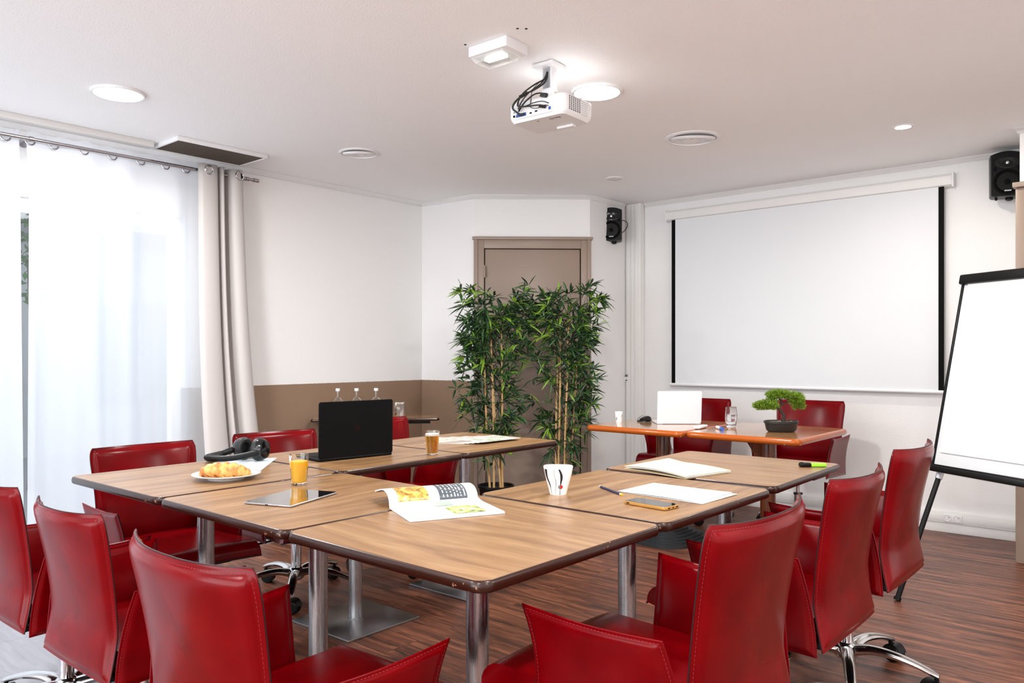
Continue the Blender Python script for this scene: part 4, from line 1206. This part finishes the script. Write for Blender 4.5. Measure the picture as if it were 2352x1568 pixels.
for i in range(N + 1):
    t = i / N; a = (t - .5) * 2.3
    pts.append((.088 * math.sin(a) / math.sin(1.15), -.045 + .062 * (math.cos(a) - .4) * -1 + .04, 0))
    env = math.sin(PI * min(1, max(0, (t * .94 + .03)))) ** .62
    seg = (t * 8.0 + .25) % 1.0
    rs.append(max(.007, .029 * env * (0.66 + .40 * math.sin(PI * seg) ** .7)))
pts = [(p[0], p[1], r * .92) for p, r in zip(pts, rs)]
mb.tube(pts, .02, 18, rs=rs); mb.build('pastry', M_cro, cr, angle=80)
# paper under the headphones
M_blueppr = mat('pale_blue_paper', srgb(218, 232, 238), .7)
np_ = thing('paper_napkin', 'pale blue folded paper under the headphones', 'paper', (-2.933, 1.695, TZ))
mb = MB(); mb.prism([(-.189, .018), (.078 - .0, -.222 + .0), (.188, -.017), (-.079, .223)], .0003, .0016); mb.build('lower_sheet', M_blueppr, np_, smooth=False, fix=True)
mb = MB(); mb.prism([(-.180, .022), (.075, -.210), (.176, -.012), (-.075, .212)], .0018, .0030); mb.build('upper_sheet', M_blueppr, np_, smooth=False, fix=True)
# headphones
hp = thing('headphones', 'black over-ear headphones lying on pale blue paper', 'headphones', (-3.010, 1.785, TZ + .0035), RV); hp.scale = (1.18, 1.18, 1.18)
def cup(cx, cy, rz_, nm):
    M = Matrix.Translation((cx, cy, .041)) @ Matrix.Rotation(rz_, 4, 'Z') @ Matrix.Rotation(PI / 2, 4, 'Y')
    mb = MB(); mb.lathe([(.0001, -.026), (.020, -.026), (.032, -.022), (.038, -.010), (.039, .0)], 36, 0, M, cap=False, sx=1.0, sy=.88); sh_ = mb.build('ear_shell', M_blackg, hp)
    mb = MB(); mb.lathe([(.039, .0), (.041, .006), (.040, .015), (.033, .020), (.024, .018), (.021, .010), (.020, .002), (.0001, .001)], 36, 0, M, cap=False, sx=1.0, sy=.88); mb.build('ear_cushion', mat('black_leatherette', srgb(20, 20, 22), .5), sh_)
cup(-.034, .028, -.55, 'l'); cup(.040, -.004, PI - .35, 'r')
mb = MB(); mb.tube(catmull([(-.060, .050, .040), (-.085, .060, .030), (-.125, .050, .017), (-.150, .010, .012), (-.140, -.030, .012), (-.09, -.052, .013), (-.03, -.050, .018), (.03, -.035, .030), (.066, -.020, .040)], 50), .0085, 10, flat=1.35); mb.build('headband', M_blackp, hp)
mb = MB(); mb.tube(catmull([(-.118, .046, .017), (-.140, .012, .0125), (-.131, -.026, .0125), (-.088, -.044, .014)], 24), .0098, 10, flat=1.3); mb.build('band_padding', mat('soft_black_padding', srgb(26, 26, 27), .7), hp)

# glasses
def glass_tumbler(name, label, x, y, h, rt, rb, flute=0):
    t = thing(name, label, 'glass', (x, y, TZ)); n = 48
    pr = [(.0001, 0), (rb * .9, 0), (rb, .003), (rb + (rt - rb) * .5, h * .5), (rt, h - .001), (rt - .0012, h), (rt - .0022, h - .001), (rb + (rt - rb) * .5 - .0022, h * .5), (rb - .0025, .011), (rb * .7, .0085), (.0001, .0085)]
    vs = []; fs = []
    for k, (r, z) in enumerate(pr):
        for i in range(n):
            a = 2 * PI * i / n; rr = r * (1 + (.02 * math.cos(flute * a) if flute and k in (1, 2) else 0)); vs.append((rr * math.cos(a), rr * math.sin(a), z))
    for k in range(len(pr) - 1):
        for i in range(n):
            j = (i + 1) % n; fs.append([k * n + i, k * n + j, (k + 1) * n + j, (k + 1) * n + i])
    mb = MB(); mb.add(vs, fs); mb.build('glass', M_glass, t); return t
def liquid(t, name, m, z0, z1, r0, r1, par=None):
    mb = MB(); mb.lathe([(.0001, z0), (r0 * .96, z0), (r0, z0 + .002), (r1, z1 - .0005), (r1 - .0005, z1), (.0001, z1)], 40, cap=False); return mb.build(name, m, t)
oj = glass_tumbler('juice_glass', 'glass of orange juice on the left table behind the tablet', -2.352, 1.585, .106, .0335, .0265)
liquid(oj, 'orange_juice', mat('orange_juice', srgb(255, 192, 24), .35, Subsurface_Weight=.2), .0092, .082, .0240, .0302)
be = glass_tumbler('beer_glass', 'small glass of amber beer beside the fanned magazines', -2.585, 2.440, .109, .0330, .0265, 12)
M_beer = mat('amber_beer', srgb(255, 186, 70), .02, Transmission_Weight=.85, IOR=1.33)
liquid(be, 'beer', M_beer, .0092, .086, .0240, .0300)
mb = MB(); mb.lathe([(.0001, .0862), (.0299, .0862), (.0303, .0955), (.029, .0965), (.0001, .0965)], 40, cap=False); mb.build('foam', mat('beer_foam', srgb(250, 244, 230), .8), be)

# tablet
tb = thing('tablet', 'tablet with dark glossy screen and silver rim on the table', 'tablet', (-2.138, 1.415, TZ), math.radians(110.5))
mb = MB(); mb.prism(rrect(.250, .174, .010, 6), .0008, .0062); o = mb.build('body', mat('silver_anodised', srgb(186, 184, 188), .3, .9), tb)
bv = o.modifiers.new('b', 'BEVEL'); bv.width = .0018; bv.segments = 2
mb = MB(); mb.prism(rrect(.2465, .1705, .009, 6), .0060, .0066); mb.build('screen', mat('dark_glass_screen', srgb(14, 14, 15), .03, Coat_Weight=1.0, Coat_Roughness=.02, Specular_IOR_Level=.9), tb)
mb = MB(); mb.cyl((.1170, 0, .0066), (.1170, 0, .0068), .0001, 8); mb.box((-.1252, .0, .0035), (.0006, .010, .0026)); mb.build('charging_port', M_blackm, tb)
mb = MB()
for x in (.085, .070): mb.box((x, -.0871, .0036), (.010, .0008, .002), bev=.0003)
mb.build('volume_button', M_steel, tb)

# laptops
def laptop(label, x, y, rz, w, d, hl, tilt, mlid, mbase, logo, name='laptop'):
    t = thing(name, label, 'laptop', (x, y, TZ), rz)
    mb = MB(); mb.prism(rrect(w, d, .012, 5), .0012, .0105, M=Matrix.Translation((0, d / 2, 0))); o = mb.build('base', mbase, t)
    mb = MB(); mb.prism(rrect(w * .88, d * .42, .004, 3), .0106, .0112, M=Matrix.Translation((0, d * .33, 0))); mb.build('keyboard', M_blackm, t)
    mb = MB(); mb.prism(rrect(w * .34, d * .30, .003, 3), .0106, .0109, M=Matrix.Translation((0, d * .76, 0))); mb.build('touchpad', mbase, t)
    M = Matrix.Translation((0, .004, .010)) @ Matrix.Rotation(-tilt, 4, 'X') @ Matrix.Rotation(PI / 2, 4, 'X')
    mb = MB(); mb.prism(rrect(w, hl, .010, 5), -.003, .003, M=M @ Matrix.Translation((0, hl / 2, 0))); o2 = mb.build('lid', mlid, t)
    for q in (o, o2):
        bv = q.modifiers.new('b', 'BEVEL'); bv.width = .0014; bv.segments = 2; bv.limit_method = 'ANGLE'
    mb = MB(); mb.prism(rrect(w - .012, hl - .014, .006, 4), -.0034, -.0031, M=M @ Matrix.Translation((0, hl / 2, 0))); mb.build('display', M_blackg, t)
    mb = MB(); mb.cyl((-w * .38, .002, .007), (w * .38, .002, .007), .0045, 12); mb.build('hinge', mbase, t)
    if logo:
        mb = MB()
        for sx in (-1, 1):
            for sz in (-1, 1): mb.box((sx * .0060, hl / 2 + sz * .0060, .0032), (.0108, .0108, .0005), M=M)
        mb.build('logo', logo, t, smooth=False)
    return t
M_lapb = mat('black_anodised', srgb(5, 5, 6), .55, .0, Specular_IOR_Level=.12)
laptop('open black laptop seen from behind its lid', -2.742, 2.142, math.radians(83.3), .368, .235, .241, math.radians(-.5), M_lapb, M_lapb, mat('dim_logo', srgb(26, 9, 9), .5, Specular_IOR_Level=.1))
M_lapw = mat('silver_white_aluminium', srgb(222, 224, 228), .45, .1)
laptop('open white laptop seen from behind its lid, on the varnished table', -2.494, 4.530, RV, .285, .205, .205, math.radians(-6), M_lapw, M_lapw, None)

# fanned magazines
def cover_mat(name, c0, c1, c2, sc=5, rough=.3):
    m = mat(name, c0, rough, Coat_Weight=.3); n, l, b = nodes(m)
    tc = n.new('ShaderNodeTexCoord'); mp = n.new('ShaderNodeMapping'); mp.inputs['Scale'].default_value = (sc, sc * 2.6, 1); mp.inputs['Rotation'].default_value = (0, 0, .5)
    nz = n.new('ShaderNodeTexNoise'); nz.inputs['Scale'].default_value = 1.3; nz.inputs['Detail'].default_value = 1.5; nz.inputs['Distortion'].default_value = 1.2
    rp = n.new('ShaderNodeValToRGB'); rp.color_ramp.interpolation = 'EASE'
    rp.color_ramp.elements[0].position = .34; rp.color_ramp.elements[0].color = c2
    rp.color_ramp.elements[1].position = .44; rp.color_ramp.elements[1].color = c0
    e = rp.color_ramp.elements.new(.62); e.color = c1
    l.new(tc.outputs['Object'], mp.inputs[0]); l.new(mp.outputs[0], nz.inputs['Vector']); l.new(nz.outputs['Fac'], rp.inputs[0]); l.new(rp.outputs[0], b.inputs['Base Color'])
    return m
M_cov = cover_mat('peach_cover', srgb(226, 190, 168), srgb(226, 214, 208), srgb(60, 52, 48))
M_cov2 = cover_mat('pale_cover', srgb(216, 222, 214), srgb(226, 226, 224), srgb(150, 182, 84), 7)
labs = ['magazine with a peach cover, leftmost and lowest of the fan behind the beer glass', 'magazine with a peach cover, second from the left in the fan', 'magazine with a peach cover, in the middle of the fan', 'magazine with a peach cover and black curve, second from the right in the fan', 'pale magazine with green print, rightmost and topmost of the fan']
for k in range(5):
    f = k / 4
    mg = thing('magazine', labs[k], 'magazine', (-2.925 + .150 * f, 2.895 + .125 * f, TZ + .0026 * k), .55 - .62 * f + RV * 0, 'magazines fanned on the far table')
    mb = MB(); mb.prism(rrect(.205, .275, .002, 2), .0001, .0021); mb.build('pages', M_paper, mg, smooth=False)
    mb = MB(); mb.prism(rrect(.206, .276, .002, 2), .0022, .0025); mb.build('cover', M_cov2 if k == 4 else M_cov, mg, smooth=False)

# open magazine
om = thing('open_magazine', 'magazine lying open on the near table, one page curling up', 'magazine', (-1.7245, 1.638, TZ), math.atan2(1.765 - 1.511, -1.666 + 1.783))
# local x along the spine, local -y towards the flat page
mb = MB(); SL = .280; PW = .206
def flat(u, v, z=.0075, e=0): return (-SL / 2 + SL * u, -PW * v, z + .006 * math.exp(-((v) / .10) ** 2) - .0012 * v)
mb.grid(lambda u, v: flat(u, v), 10, 16, flip=True)
mb.grid(lambda u, v: (flat(u, v)[0], flat(u, v)[1], .0006), 10, 16)
for side in (0, 1):
    mb.grid(lambda u, v, s=side: (flat(s, v)[0], flat(s, v)[1], .0006 + u * (flat(s, v)[2] - .0006)), 2, 16, flip=not side)
mb.grid(lambda u, v: (flat(u, 1)[0], -PW, .0006 + v * (flat(u, 1)[2] - .0006)), 10, 2)
mb.build('flat_pages', M_paper, om)
cur = catmull([(0, .008), (.004, .024), (.026, .041), (.062, .047), (.100, .042), (.140, .033), (.168, .026)], 30)
def curl(u, v, off=0.0):
    i = min(30, int(round(v * 30))); y, z = cur[i]
    j0 = max(0, i - 1); j1 = min(30, i + 1); ty, tz = cur[j1][0] - cur[j0][0], cur[j1][1] - cur[j0][1]; L = math.hypot(ty, tz)
    return (-SL / 2 + SL * u, y - tz / L * -off * -1 if False else y + (-tz / L) * off * -1 * -1, z + (ty / L) * off)
mb = MB(); mb.grid(lambda u, v: curl(u, v), 8, 30); mb.grid(lambda u, v: curl(u, v, -.0035), 8, 30, flip=True)
for s_ in (0, 1): mb.grid(lambda u, v, s=s_: curl(s, v, -.0035 * (1 - u)), 1, 30, flip=bool(s_))
mb.build('curled_pages', M_paper, om)
mb = MB(); mb.grid(lambda u, v: curl(u, v, -.0042), 8, 30, flip=True); mb.build('cover', mat('dark_cover', srgb(40, 36, 36), .4), om)
def photo_mat(name, cs, sc):
    m = mat(name, cs[0], .35); n, l, b = nodes(m)
    tc = n.new('ShaderNodeTexCoord'); nz = n.new('ShaderNodeTexNoise'); nz.inputs['Scale'].default_value = sc; nz.inputs['Detail'].default_value = 5; nz.inputs['Distortion'].default_value = .8
    rp = n.new('ShaderNodeValToRGB'); rp.color_ramp.elements[0].position = .3; rp.color_ramp.elements[0].color = cs[0]; rp.color_ramp.elements[1].position = .7; rp.color_ramp.elements[1].color = cs[-1]
    for k, c in enumerate(cs[1:-1]): e = rp.color_ramp.elements.new(.3 + .4 * (k + 1) / (len(cs) - 1)); e.color = c
    l.new(tc.outputs['Object'], nz.inputs['Vector']); l.new(nz.outputs['Fac'], rp.inputs[0]); l.new(rp.outputs[0], b.inputs['Base Color']); return m
M_ph1 = photo_mat('food_photo', [srgb(60, 50, 30), srgb(190, 140, 60), srgb(232, 190, 90), srgb(244, 232, 200)], 40)
M_ph2 = photo_mat('salad_photo', [srgb(60, 66, 60), srgb(150, 170, 70), srgb(214, 222, 140), srgb(240, 244, 226)], 45)
M_slate = mat('slate_print', srgb(72, 80, 88), .35); M_sage = mat('sage_print', srgb(160, 180, 162), .4); M_ink = mat('grey_ink', srgb(150, 152, 156), .5)
def page_patch(u0, v0, u1, v1, m, name, on='curl', nu=4, nv=8):
    mb = MB()
    if on == 'curl': mb.grid(lambda u, v: curl(u0 + (u1 - u0) * u, v0 + (v1 - v0) * v, .0003), nu, 30)
    else: mb.grid(lambda u, v: flat(u0 + (u1 - u0) * u, v0 + (v1 - v0) * v, .0086), nu, 20, flip=True)
    return mb.build(name, m, om)
page_patch(.10, .10, .44, .62, M_ph1, 'printed_photo')
page_patch(.56, .08, .88, .62, M_slate, 'printed_panel')
mb = MB()
rn = random.Random(5)
for i, u in enumerate((.60, .645, .69, .73, .765, .80, .845)):
    v = .12
    while v < .56:
        L = rn.uniform(.04, .10)
        mb.grid(lambda a, b, u=u, v=v, L=L: curl(u + .012 * a, min(1, v + L * b), .0006), 1, 3); v += L + .02
mb.build('printed_lines', M_paper, om, smooth=False)
page_patch(.46, .14, .53, .34, M_white, 'printed_caption')
page_patch(.44, .06, .64, .30, M_sage, 'printed_panel', 'flat')
page_patch(.50, .38, .84, .88, M_ph2, 'printed_photo', 'flat')
mb = MB()
for k in range(9):
    mb.grid(lambda a, b, k=k: flat(.12 + .30 * a * (.6 + .4 * ((k * 37) % 10) / 10), .38 + .05 * k + .008 * b, .0086), 3, 1, flip=True)
mb.build('printed_lines', mat('faint_ink', srgb(190, 190, 194), .6), om, smooth=False)

# patterned mug: square-ish flared cup
mg = thing('mug', 'large flared white mug with black wavy lines and a red and grey dot', 'mug', (-1.557, 2.030, TZ)); mg.scale = (1.08, 1.08, 1.0)
def sq(a, r, k):
    c, s = abs(math.cos(a)), abs(math.sin(a)); p = 2 + 1.6 * k
    return r / ((c ** p + s ** p) ** (1 / p))
HM = .089
mprof = catmull([(.0270, .0), (.0310, .0178), (.0358, .0356), (.0402, .0534), (.0442, .0712), (.0475, HM)], 24)
A0 = math.atan2(-2.03, 1.557); SQ = A0 + PI / 4 + .0
def msurf(a, t, off=0.0):
    i = t * 24; k = min(23, int(i)); f = i - k
    r = mprof[k][0] * (1 - f) + mprof[k + 1][0] * f; z = mprof[k][1] * (1 - f) + mprof[k + 1][1] * f
    rr = sq(a - SQ + PI / 4, r, t) * (.94 + .0 * t) + off
    return (rr * math.cos(a), rr * math.sin(a), z)
mb = MB(); n = 64
mb.grid(lambda u, v: msurf(2 * PI * u, v), n, 24)
mb.grid(lambda u, v: (lambda p: (p[0], p[1], p[2] + (.0006 if v == 1 else 0)))(msurf(2 * PI * u, max(.06, v), -.0028)), n, 24, flip=True)
mb.grid(lambda u, v: msurf(2 * PI * u, 1, -.0028 * v), n, 1)
mb.lathe([(.0265 * .94, 0), (.0001, .0)], n, cap=False); mb.lathe([(.0001, .006), (.023, .006)], n, cap=False)
mb.build('cup', M_china, mg, fix=False, angle=60)
def stroke(pts, m, name):
    """pts: (t, angle offset, half width angle)"""
    P = catmull(pts, 30); mb = MB()
    mb.grid(lambda u, v: msurf(A0 + P[int(round(v * 30))][1] + (2 * u - 1) * P[int(round(v * 30))][2], P[int(round(v * 30))][0], .0004), 4, 30); mb.build(name, m, mg)
stroke([(.05, -.78, .02), (.22, -.74, .02), (.42, -.74, .06), (.62, -.84, .085), (.80, -.84, .10), (.95, -.80, .10)], M_prt, 'black_stroke')
stroke([(.03, .20, .035), (.25, .20, .02), (.42, .21, .05), (.62, .25, .085), (.80, .20, .08), (.95, .06, .06)], M_prt, 'black_stroke')
stroke([(.05, -.38, .008), (.30, -.24, .008), (.55, -.20, .008), (.75, -.33, .008), (.95, -.28, .008)], M_prt, 'thin_line')
stroke([(.05, -.32, .008), (.30, -.19, .008), (.55, -.17, .008), (.75, -.26, .008), (.95, -.20, .008)], M_prt, 'thin_line')
for s_, m_, nm in ((-1, mat('grey_dot', srgb(120, 120, 122), .3), 'grey_half_dot'), (1, mat('red_dot', srgb(190, 16, 24), .3), 'red_half_dot')):
    mb = MB(); c = [(0.37 + .0, .235)]
    P = [(.20, .31)] + [(.20 + s_ * .215 * math.sin(PI * k / 14), .31 + .078 * math.cos(PI * k / 14)) for k in range(15)]
    vs = [msurf(A0 + a, t, .0009) for a, t in P]; fs = [[0, k, k + 1] if s_ < 0 else [0, k + 1, k] for k in range(1, 15)]
    mb.add(vs, fs); mb.build(nm, m_, mg)

# pencil
a_ = Vector((-1.525, 2.220, 0)); b_2 = Vector((-1.377, 2.132, 0)); mid = (a_ + b_2) / 2; pr_ = math.atan2((b_2 - a_).y, (b_2 - a_).x)
pc = thing('pencil', 'dark blue pencil with a yellow end between mug and papers', 'pencil', (mid.x, mid.y, TZ + .0037), pr_)
mb = MB(); mb.cyl((-.078, 0, 0), (.072, 0, 0), .0037, 6); mb.build('barrel', mat('navy_lacquer', srgb(24, 30, 74), .3), pc, smooth=False)
mb = MB(); mb.cyl((.072, 0, 0), (.077, 0, 0), .0039, 16); mb.cyl((-.082, 0, 0), (-.078, 0, 0), .0038, 16); mb.build('white_band', M_white, pc)
mb = MB(); mb.cyl((.077, 0, 0), (.084, 0, 0), .0039, 16); mb.cyl((.084, 0, 0), (.086, 0, 0), .0039, 16, r1=.002); mb.build('yellow_tip', mat('yellow_tip', srgb(238, 168, 30), .5), pc)
mb = MB(); mb.cyl((-.082, 0, 0), (-.088, 0, 0), .003, 12, r1=.0008); mb.build('point', mat('raw_wood', srgb(206, 176, 130), .6), pc)

# papers: two printed sheets
for k, (x, y, rz, lab) in enumerate(((-1.262, 2.292, -.045, 'white sheet of paper lying underneath another beside the phone'), (-1.282, 2.298, -.015, 'white sheet of paper lying on top of another beside the phone'))):
    p = thing('paper_sheet', lab, 'paper', (x, y, TZ + .0003 + k * .0012), rz, 'loose papers beside the phone')
    def sh_fn(u, v, z=0): return (-.148 + .297 * u, -.112 + .224 * v, z + .0016 * math.sin(PI * u) * (1 - v) * (k + .2) + .0016 * (u ** 6) * v)
    mb = MB(); mb.grid(lambda u, v: sh_fn(u, v, .0006), 14, 8); mb.grid(lambda u, v: sh_fn(u, v, 0), 14, 8, flip=True); mb.build('sheet', M_paper, p)
    if k == 1:
        mb = MB()
        for q in range(9): mb.grid(lambda u, v, q=q: sh_fn(.10 + .0012 * v + .07 * q, .14 + .5 * u, .0008), 8, 1)
        mb.build('printed_lines', mat('faint_print', srgb(202, 202, 206), .7), p, smooth=False)

# manila folder
fo = thing('paper_folder', 'cream paper folder stuffed with sheets, straddling two tables', 'folder', (-1.512, 2.727, TZ), math.radians(-13))
M_man = mat('cream_card', srgb(232, 214, 176), .6)
def fsurf(u, v, z):
    x = -.158 + .316 * u; y = -.128 + .256 * v
    return (x, y, z + .010 * math.sin(PI * u * .9 + .2) * (1 - .3 * v) + .012 * max(0, .25 - u) * 4 * v)
for nm, z, m_, ins in (('back_cover', .0004, M_man, 0), ('papers', .0035, M_paper, .02), ('front_cover', .0085, M_man, 0)):
    mb = MB(); q = .12 if nm == 'back_cover' else 1
    f = lambda u, v, zz: (lambda p: (p[0] * (1 - ins) + (.004 if nm == 'papers' else 0), p[1] * (1 - ins), zz + (p[2] - zz) * q))(fsurf(u, v, zz))
    th = .0008 if nm != 'papers' else .0035
    mb.grid(lambda u, v: f(u, v, z + th), 18, 10); mb.grid(lambda u, v: f(u, v, z), 18, 10, flip=True)
    for s_ in (0, 1):
        mb.grid(lambda u, v, s=s_: f(u, s, z + th * (1 - v)) if s else f(u, s, z + th * v), 18, 1)
        mb.grid(lambda u, v, s=s_: f(s, u, z + th * (v if s else 1 - v)), 10, 1)
    mb.build(nm, m_, fo)

# phone
ph = thing('smartphone', 'smartphone face up in a clear amber-edged case', 'phone', (-1.225, 2.055, TZ), math.radians(-5))
mb = MB(); mb.prism(rrect(.1555, .0775, .013, 7), .0008, .0100); o = mb.build('case', mat('amber_clear_case', srgb(214, 160, 84), .12, .25, Transmission_Weight=.35), ph)
bv = o.modifiers.new('b', 'BEVEL'); bv.width = .002; bv.segments = 3
mb = MB(); mb.prism(rrect(.1475, .0705, .011, 7), .0090, .0104); mb.build('screen', mat('phone_glass', srgb(34, 36, 40), .05, Coat_Weight=.8), ph)
mb = MB(); mb.box((-.058, -.0390, .0055), (.010, .001, .0035), bev=.0005)
for y in (-.020, .0, .020): mb.box((.0779, y, .0055), (.001, .010 if y else .007, .003), bev=.0005)
mb.build('button', M_blackm, ph)

# highlighter
hl = thing('highlighter', 'bright green highlighter pen with black cap', 'highlighter', (-1.150, 3.180, TZ), math.atan2(.654, .7565) - .02)
mb = MB(); mb.box((.020, 0, .0085), (.064, .024, .015), bev=.006, seg=3); mb.build('barrel', mat('fluorescent_green', srgb(150, 236, 50), .35), hl)
mb = MB(); mb.box((-.032, 0, .0088), (.046, .026, .0165), bev=.005, seg=3); mb.box((-.045, 0, .0175), (.014, .007, .003), bev=.001); mb.build('cap', M_blackp, hl)

# espresso cup, mouse, remote, marker, water glass
ec = thing('espresso_cup', 'small white espresso cup with dark pattern near the left table end', 'cup', (-2.872, 4.405, TZ))
mb = MB(); mb.lathe([(.0001, .0), (.0205, .0), (.0215, .003), (.022, .020), (.0265, .045), (.0285, .068), (.0275, .069), (.0262, .067), (.0245, .045), (.020, .020), (.0001, .008)], 40, cap=False); mb.build('cup', M_china, ec)
for a0, z0 in ((-1.75, .030), (-.25, .052)):
    mb = MB(); mb.grid(lambda u, v: ((.0285 - .006 * (1 - (z0 - .02 + .028 * v) / .068)) * math.cos(a0 + .18 * v + .10 * (2 * u - 1) * math.sin(PI * v)), (.0285 - .006 * (1 - (z0 - .02 + .028 * v) / .068)) * math.sin(a0 + .18 * v + .10 * (2 * u - 1) * math.sin(PI * v)), z0 - .02 + .028 * v), 2, 8); mb.build('painted_mark', M_prt, ec)
mo = thing('computer_mouse', 'black ergonomic computer mouse on the varnished table', 'mouse', (-2.765, 4.545, TZ), RV)
mb = MB()
def mouse(u, v):
    a = 2 * PI * u; t = v * PI / 2; c = math.cos(t) ** .75
    x = .049 * math.cos(a) * c; y = .037 * math.sin(a) * c
    z = .002 + math.sin(t) * (.030 + .014 * math.cos(a) * c + .012 * math.sin(a) * c)
    return (x + .010 * math.sin(t), y, z)
mb.grid(mouse, 36, 14); mb.lathe([(.0001, .002), (.04, .002)], 24, cap=False, sy=.8); mb.build('shell', M_blackg, mo)
mb = MB(); mb.cyl((-.036, -.003, .016), (-.036, .005, .016), .006, 16); mb.build('scroll_wheel', M_steel, mo)
mb = MB(); mb.tube([(-.046, -.006, .012), (-.030, -.012, .030), (-.006, -.015, .044)], .0008, 5); mb.tube([(-.046, .006, .012), (-.030, .010, .030), (-.006, .013, .044)], .0008, 5); mb.build('button_seam', M_blackm, mo)
rc_ = thing('remote_control', 'slim white remote control lying in front of the white laptop', 'remote control', (-2.262, 4.375, TZ), math.radians(98))
mb = MB(); mb.box((0, 0, .009), (.150, .040, .016), bev=.006, seg=3); mb.build('body', M_white, rc_)
mb = MB()
for x in (-.055, -.04, -.02): mb.cyl((x, .006, .0168), (x, .006, .0178), .004, 14)
mb.build('button', mat('grey_button', srgb(170, 172, 176), .5), rc_)
mk = thing('marker_pen', 'white board marker with blue cap beside the water glass', 'marker', (-2.135, 4.370, TZ + .0095), math.atan2(-.62, .55))
mb = MB(); mb.cyl((-.062, 0, 0), (.022, 0, 0), .0088, 24); mb.build('barrel', M_white, mk)
mb = MB(); mb.cyl((.022, 0, 0), (.060, 0, 0), .0095, 24); mb.cyl((-.068, 0, 0), (-.062, 0, 0), .0075, 24); mb.box((.035, 0, .0095), (.028, .003, .002)); mb.build('cap', mat('blue_cap', srgb(36, 96, 190), .35), mk)
wg = thing('water_glass', 'glass of water standing beside the blue marker', 'glass', (-2.150, 4.555, TZ))
mb = MB(); pr = [(.0001, 0), (.026, 0), (.029, .003), (.0325, .018), (.0365, .050), (.0365, .080), (.0325, .124), (.0318, .1255), (.0308, .124), (.0345, .080), (.0345, .050), (.030, .020), (.024, .014), (.0001, .013)]
mb.lathe(pr, 44, cap=False); mb.build('glass', M_glass, wg)
mb = MB(); mb.lathe([(.0001, .0135), (.0235, .0145), (.0296, .021), (.0340, .050), (.0341, .078), (.0001, .078)], 40, cap=False); mb.build('water', M_water, wg)

# bonsai
bo = thing('bonsai', 'small artificial bonsai tree in an oval black bowl', 'plant', (-1.808, 4.490, TZ), RV)
mb = MB(); mb.lathe([(.0001, 0), (.074, 0), (.086, .010), (.094, .045), (.096, .050), (.100, .052), (.100, .064), (.094, .064), (.090, .052), (.0001, .052)], 56, cap=False, sy=.72); mb.build('pot', mat('satin_black_pot', srgb(26, 27, 28), .42), bo)
mb = MB(); rn = random.Random(9)
for _ in range(260):
    a = rn.uniform(0, 2 * PI); r = .086 * math.sqrt(rn.random()); s_ = rn.uniform(.003, .006)
    mb.box((r * math.cos(a), r * math.sin(a) * .72, .054 + rn.uniform(0, .003)), (s_, s_ * .8, s_ * .7), rot=(rn.random() * 3, rn.random() * 3, 0), mi=rn.choice((0, 0, 1)))
mb.build('gravel', [mat('cream_gravel', srgb(214, 190, 150), .7), mat('brown_gravel', srgb(120, 86, 58), .7)], bo, smooth=False)['kind'] = 'stuff'
M_bark = mat('dark_bark', srgb(62, 46, 38), .75); add_bump(M_bark, 90, .6, .004)
mb = MB()
mb.tube(catmull([(.012, 0, .045), (.014, 0, .075), (.014, .0, .100), (-.006, .0, .125), (-.016, 0, .145), (.006, .005, .165), (-.008, .006, .195)], 36), .01, 12, rs=[.0125 - .008 * (i / 36) for i in range(37)])
mb.tube(catmull([(-.010, 0, .135), (-.04, -.006, .140), (-.075, -.01, .135)], 14), .006, 8, rs=[.0065 - .004 * i / 14 for i in range(15)])
mb.tube(catmull([(-.008, 0, .150), (.030, .0, .168), (.055, .004, .180), (.080, .0, .165)], 16), .006, 8, rs=[.006 - .0035 * i / 16 for i in range(17)])
mb.tube(catmull([(.055, .004, .180), (.078, .004, .200)], 6), .003, 6)
mb.build('trunk', M_bark, bo)
mb = MB(); rn = random.Random(21)
def pad_(cx, cy, cz, rx, ry, rz_, n):
    for _ in range(n):
        while True:
            p = Vector((rn.uniform(-1, 1), rn.uniform(-1, 1), rn.uniform(-.8, 1)))
            if p.length < 1: break
        base = Vector((cx + p.x * rx, cy + p.y * ry, cz + p.z * rz_))
        d0 = Vector((p.x * 1.1, p.y * 1.1, .55 + p.z * .6)).normalized()
        for q in range(5):
            d = (d0 + Vector((rn.uniform(-.8, .8), rn.uniform(-.8, .8), rn.uniform(-.5, .6)))).normalized()
            L = rn.uniform(.012, .024); s_ = d.cross(Vector((rn.uniform(-1, 1), rn.uniform(-1, 1), rn.uniform(-1, 1)))).normalized() * .0013
            mb.add([base - s_, base + d * L * .6 - s_ * .8, base + d * L, base + d * L * .6 + s_ * .8, base + s_], [[0, 1, 2, 3, 4]], 1 if rn.random() < .45 else 0)
pad_(-.012, 0, .212, .072, .052, .026, 820); pad_(-.090, -.004, .150, .070, .050, .028, 760); pad_(.088, .0, .190, .042, .045, .036, 480); pad_(.098, -.004, .150, .032, .035, .026, 200); pad_(-.055, 0, .178, .03, .035, .018, 120)
mb.build('foliage', [mat('bonsai_green', srgb(84, 116, 26), .5), mat('bonsai_light_green', srgb(146, 176, 52), .5)], bo, smooth=False)
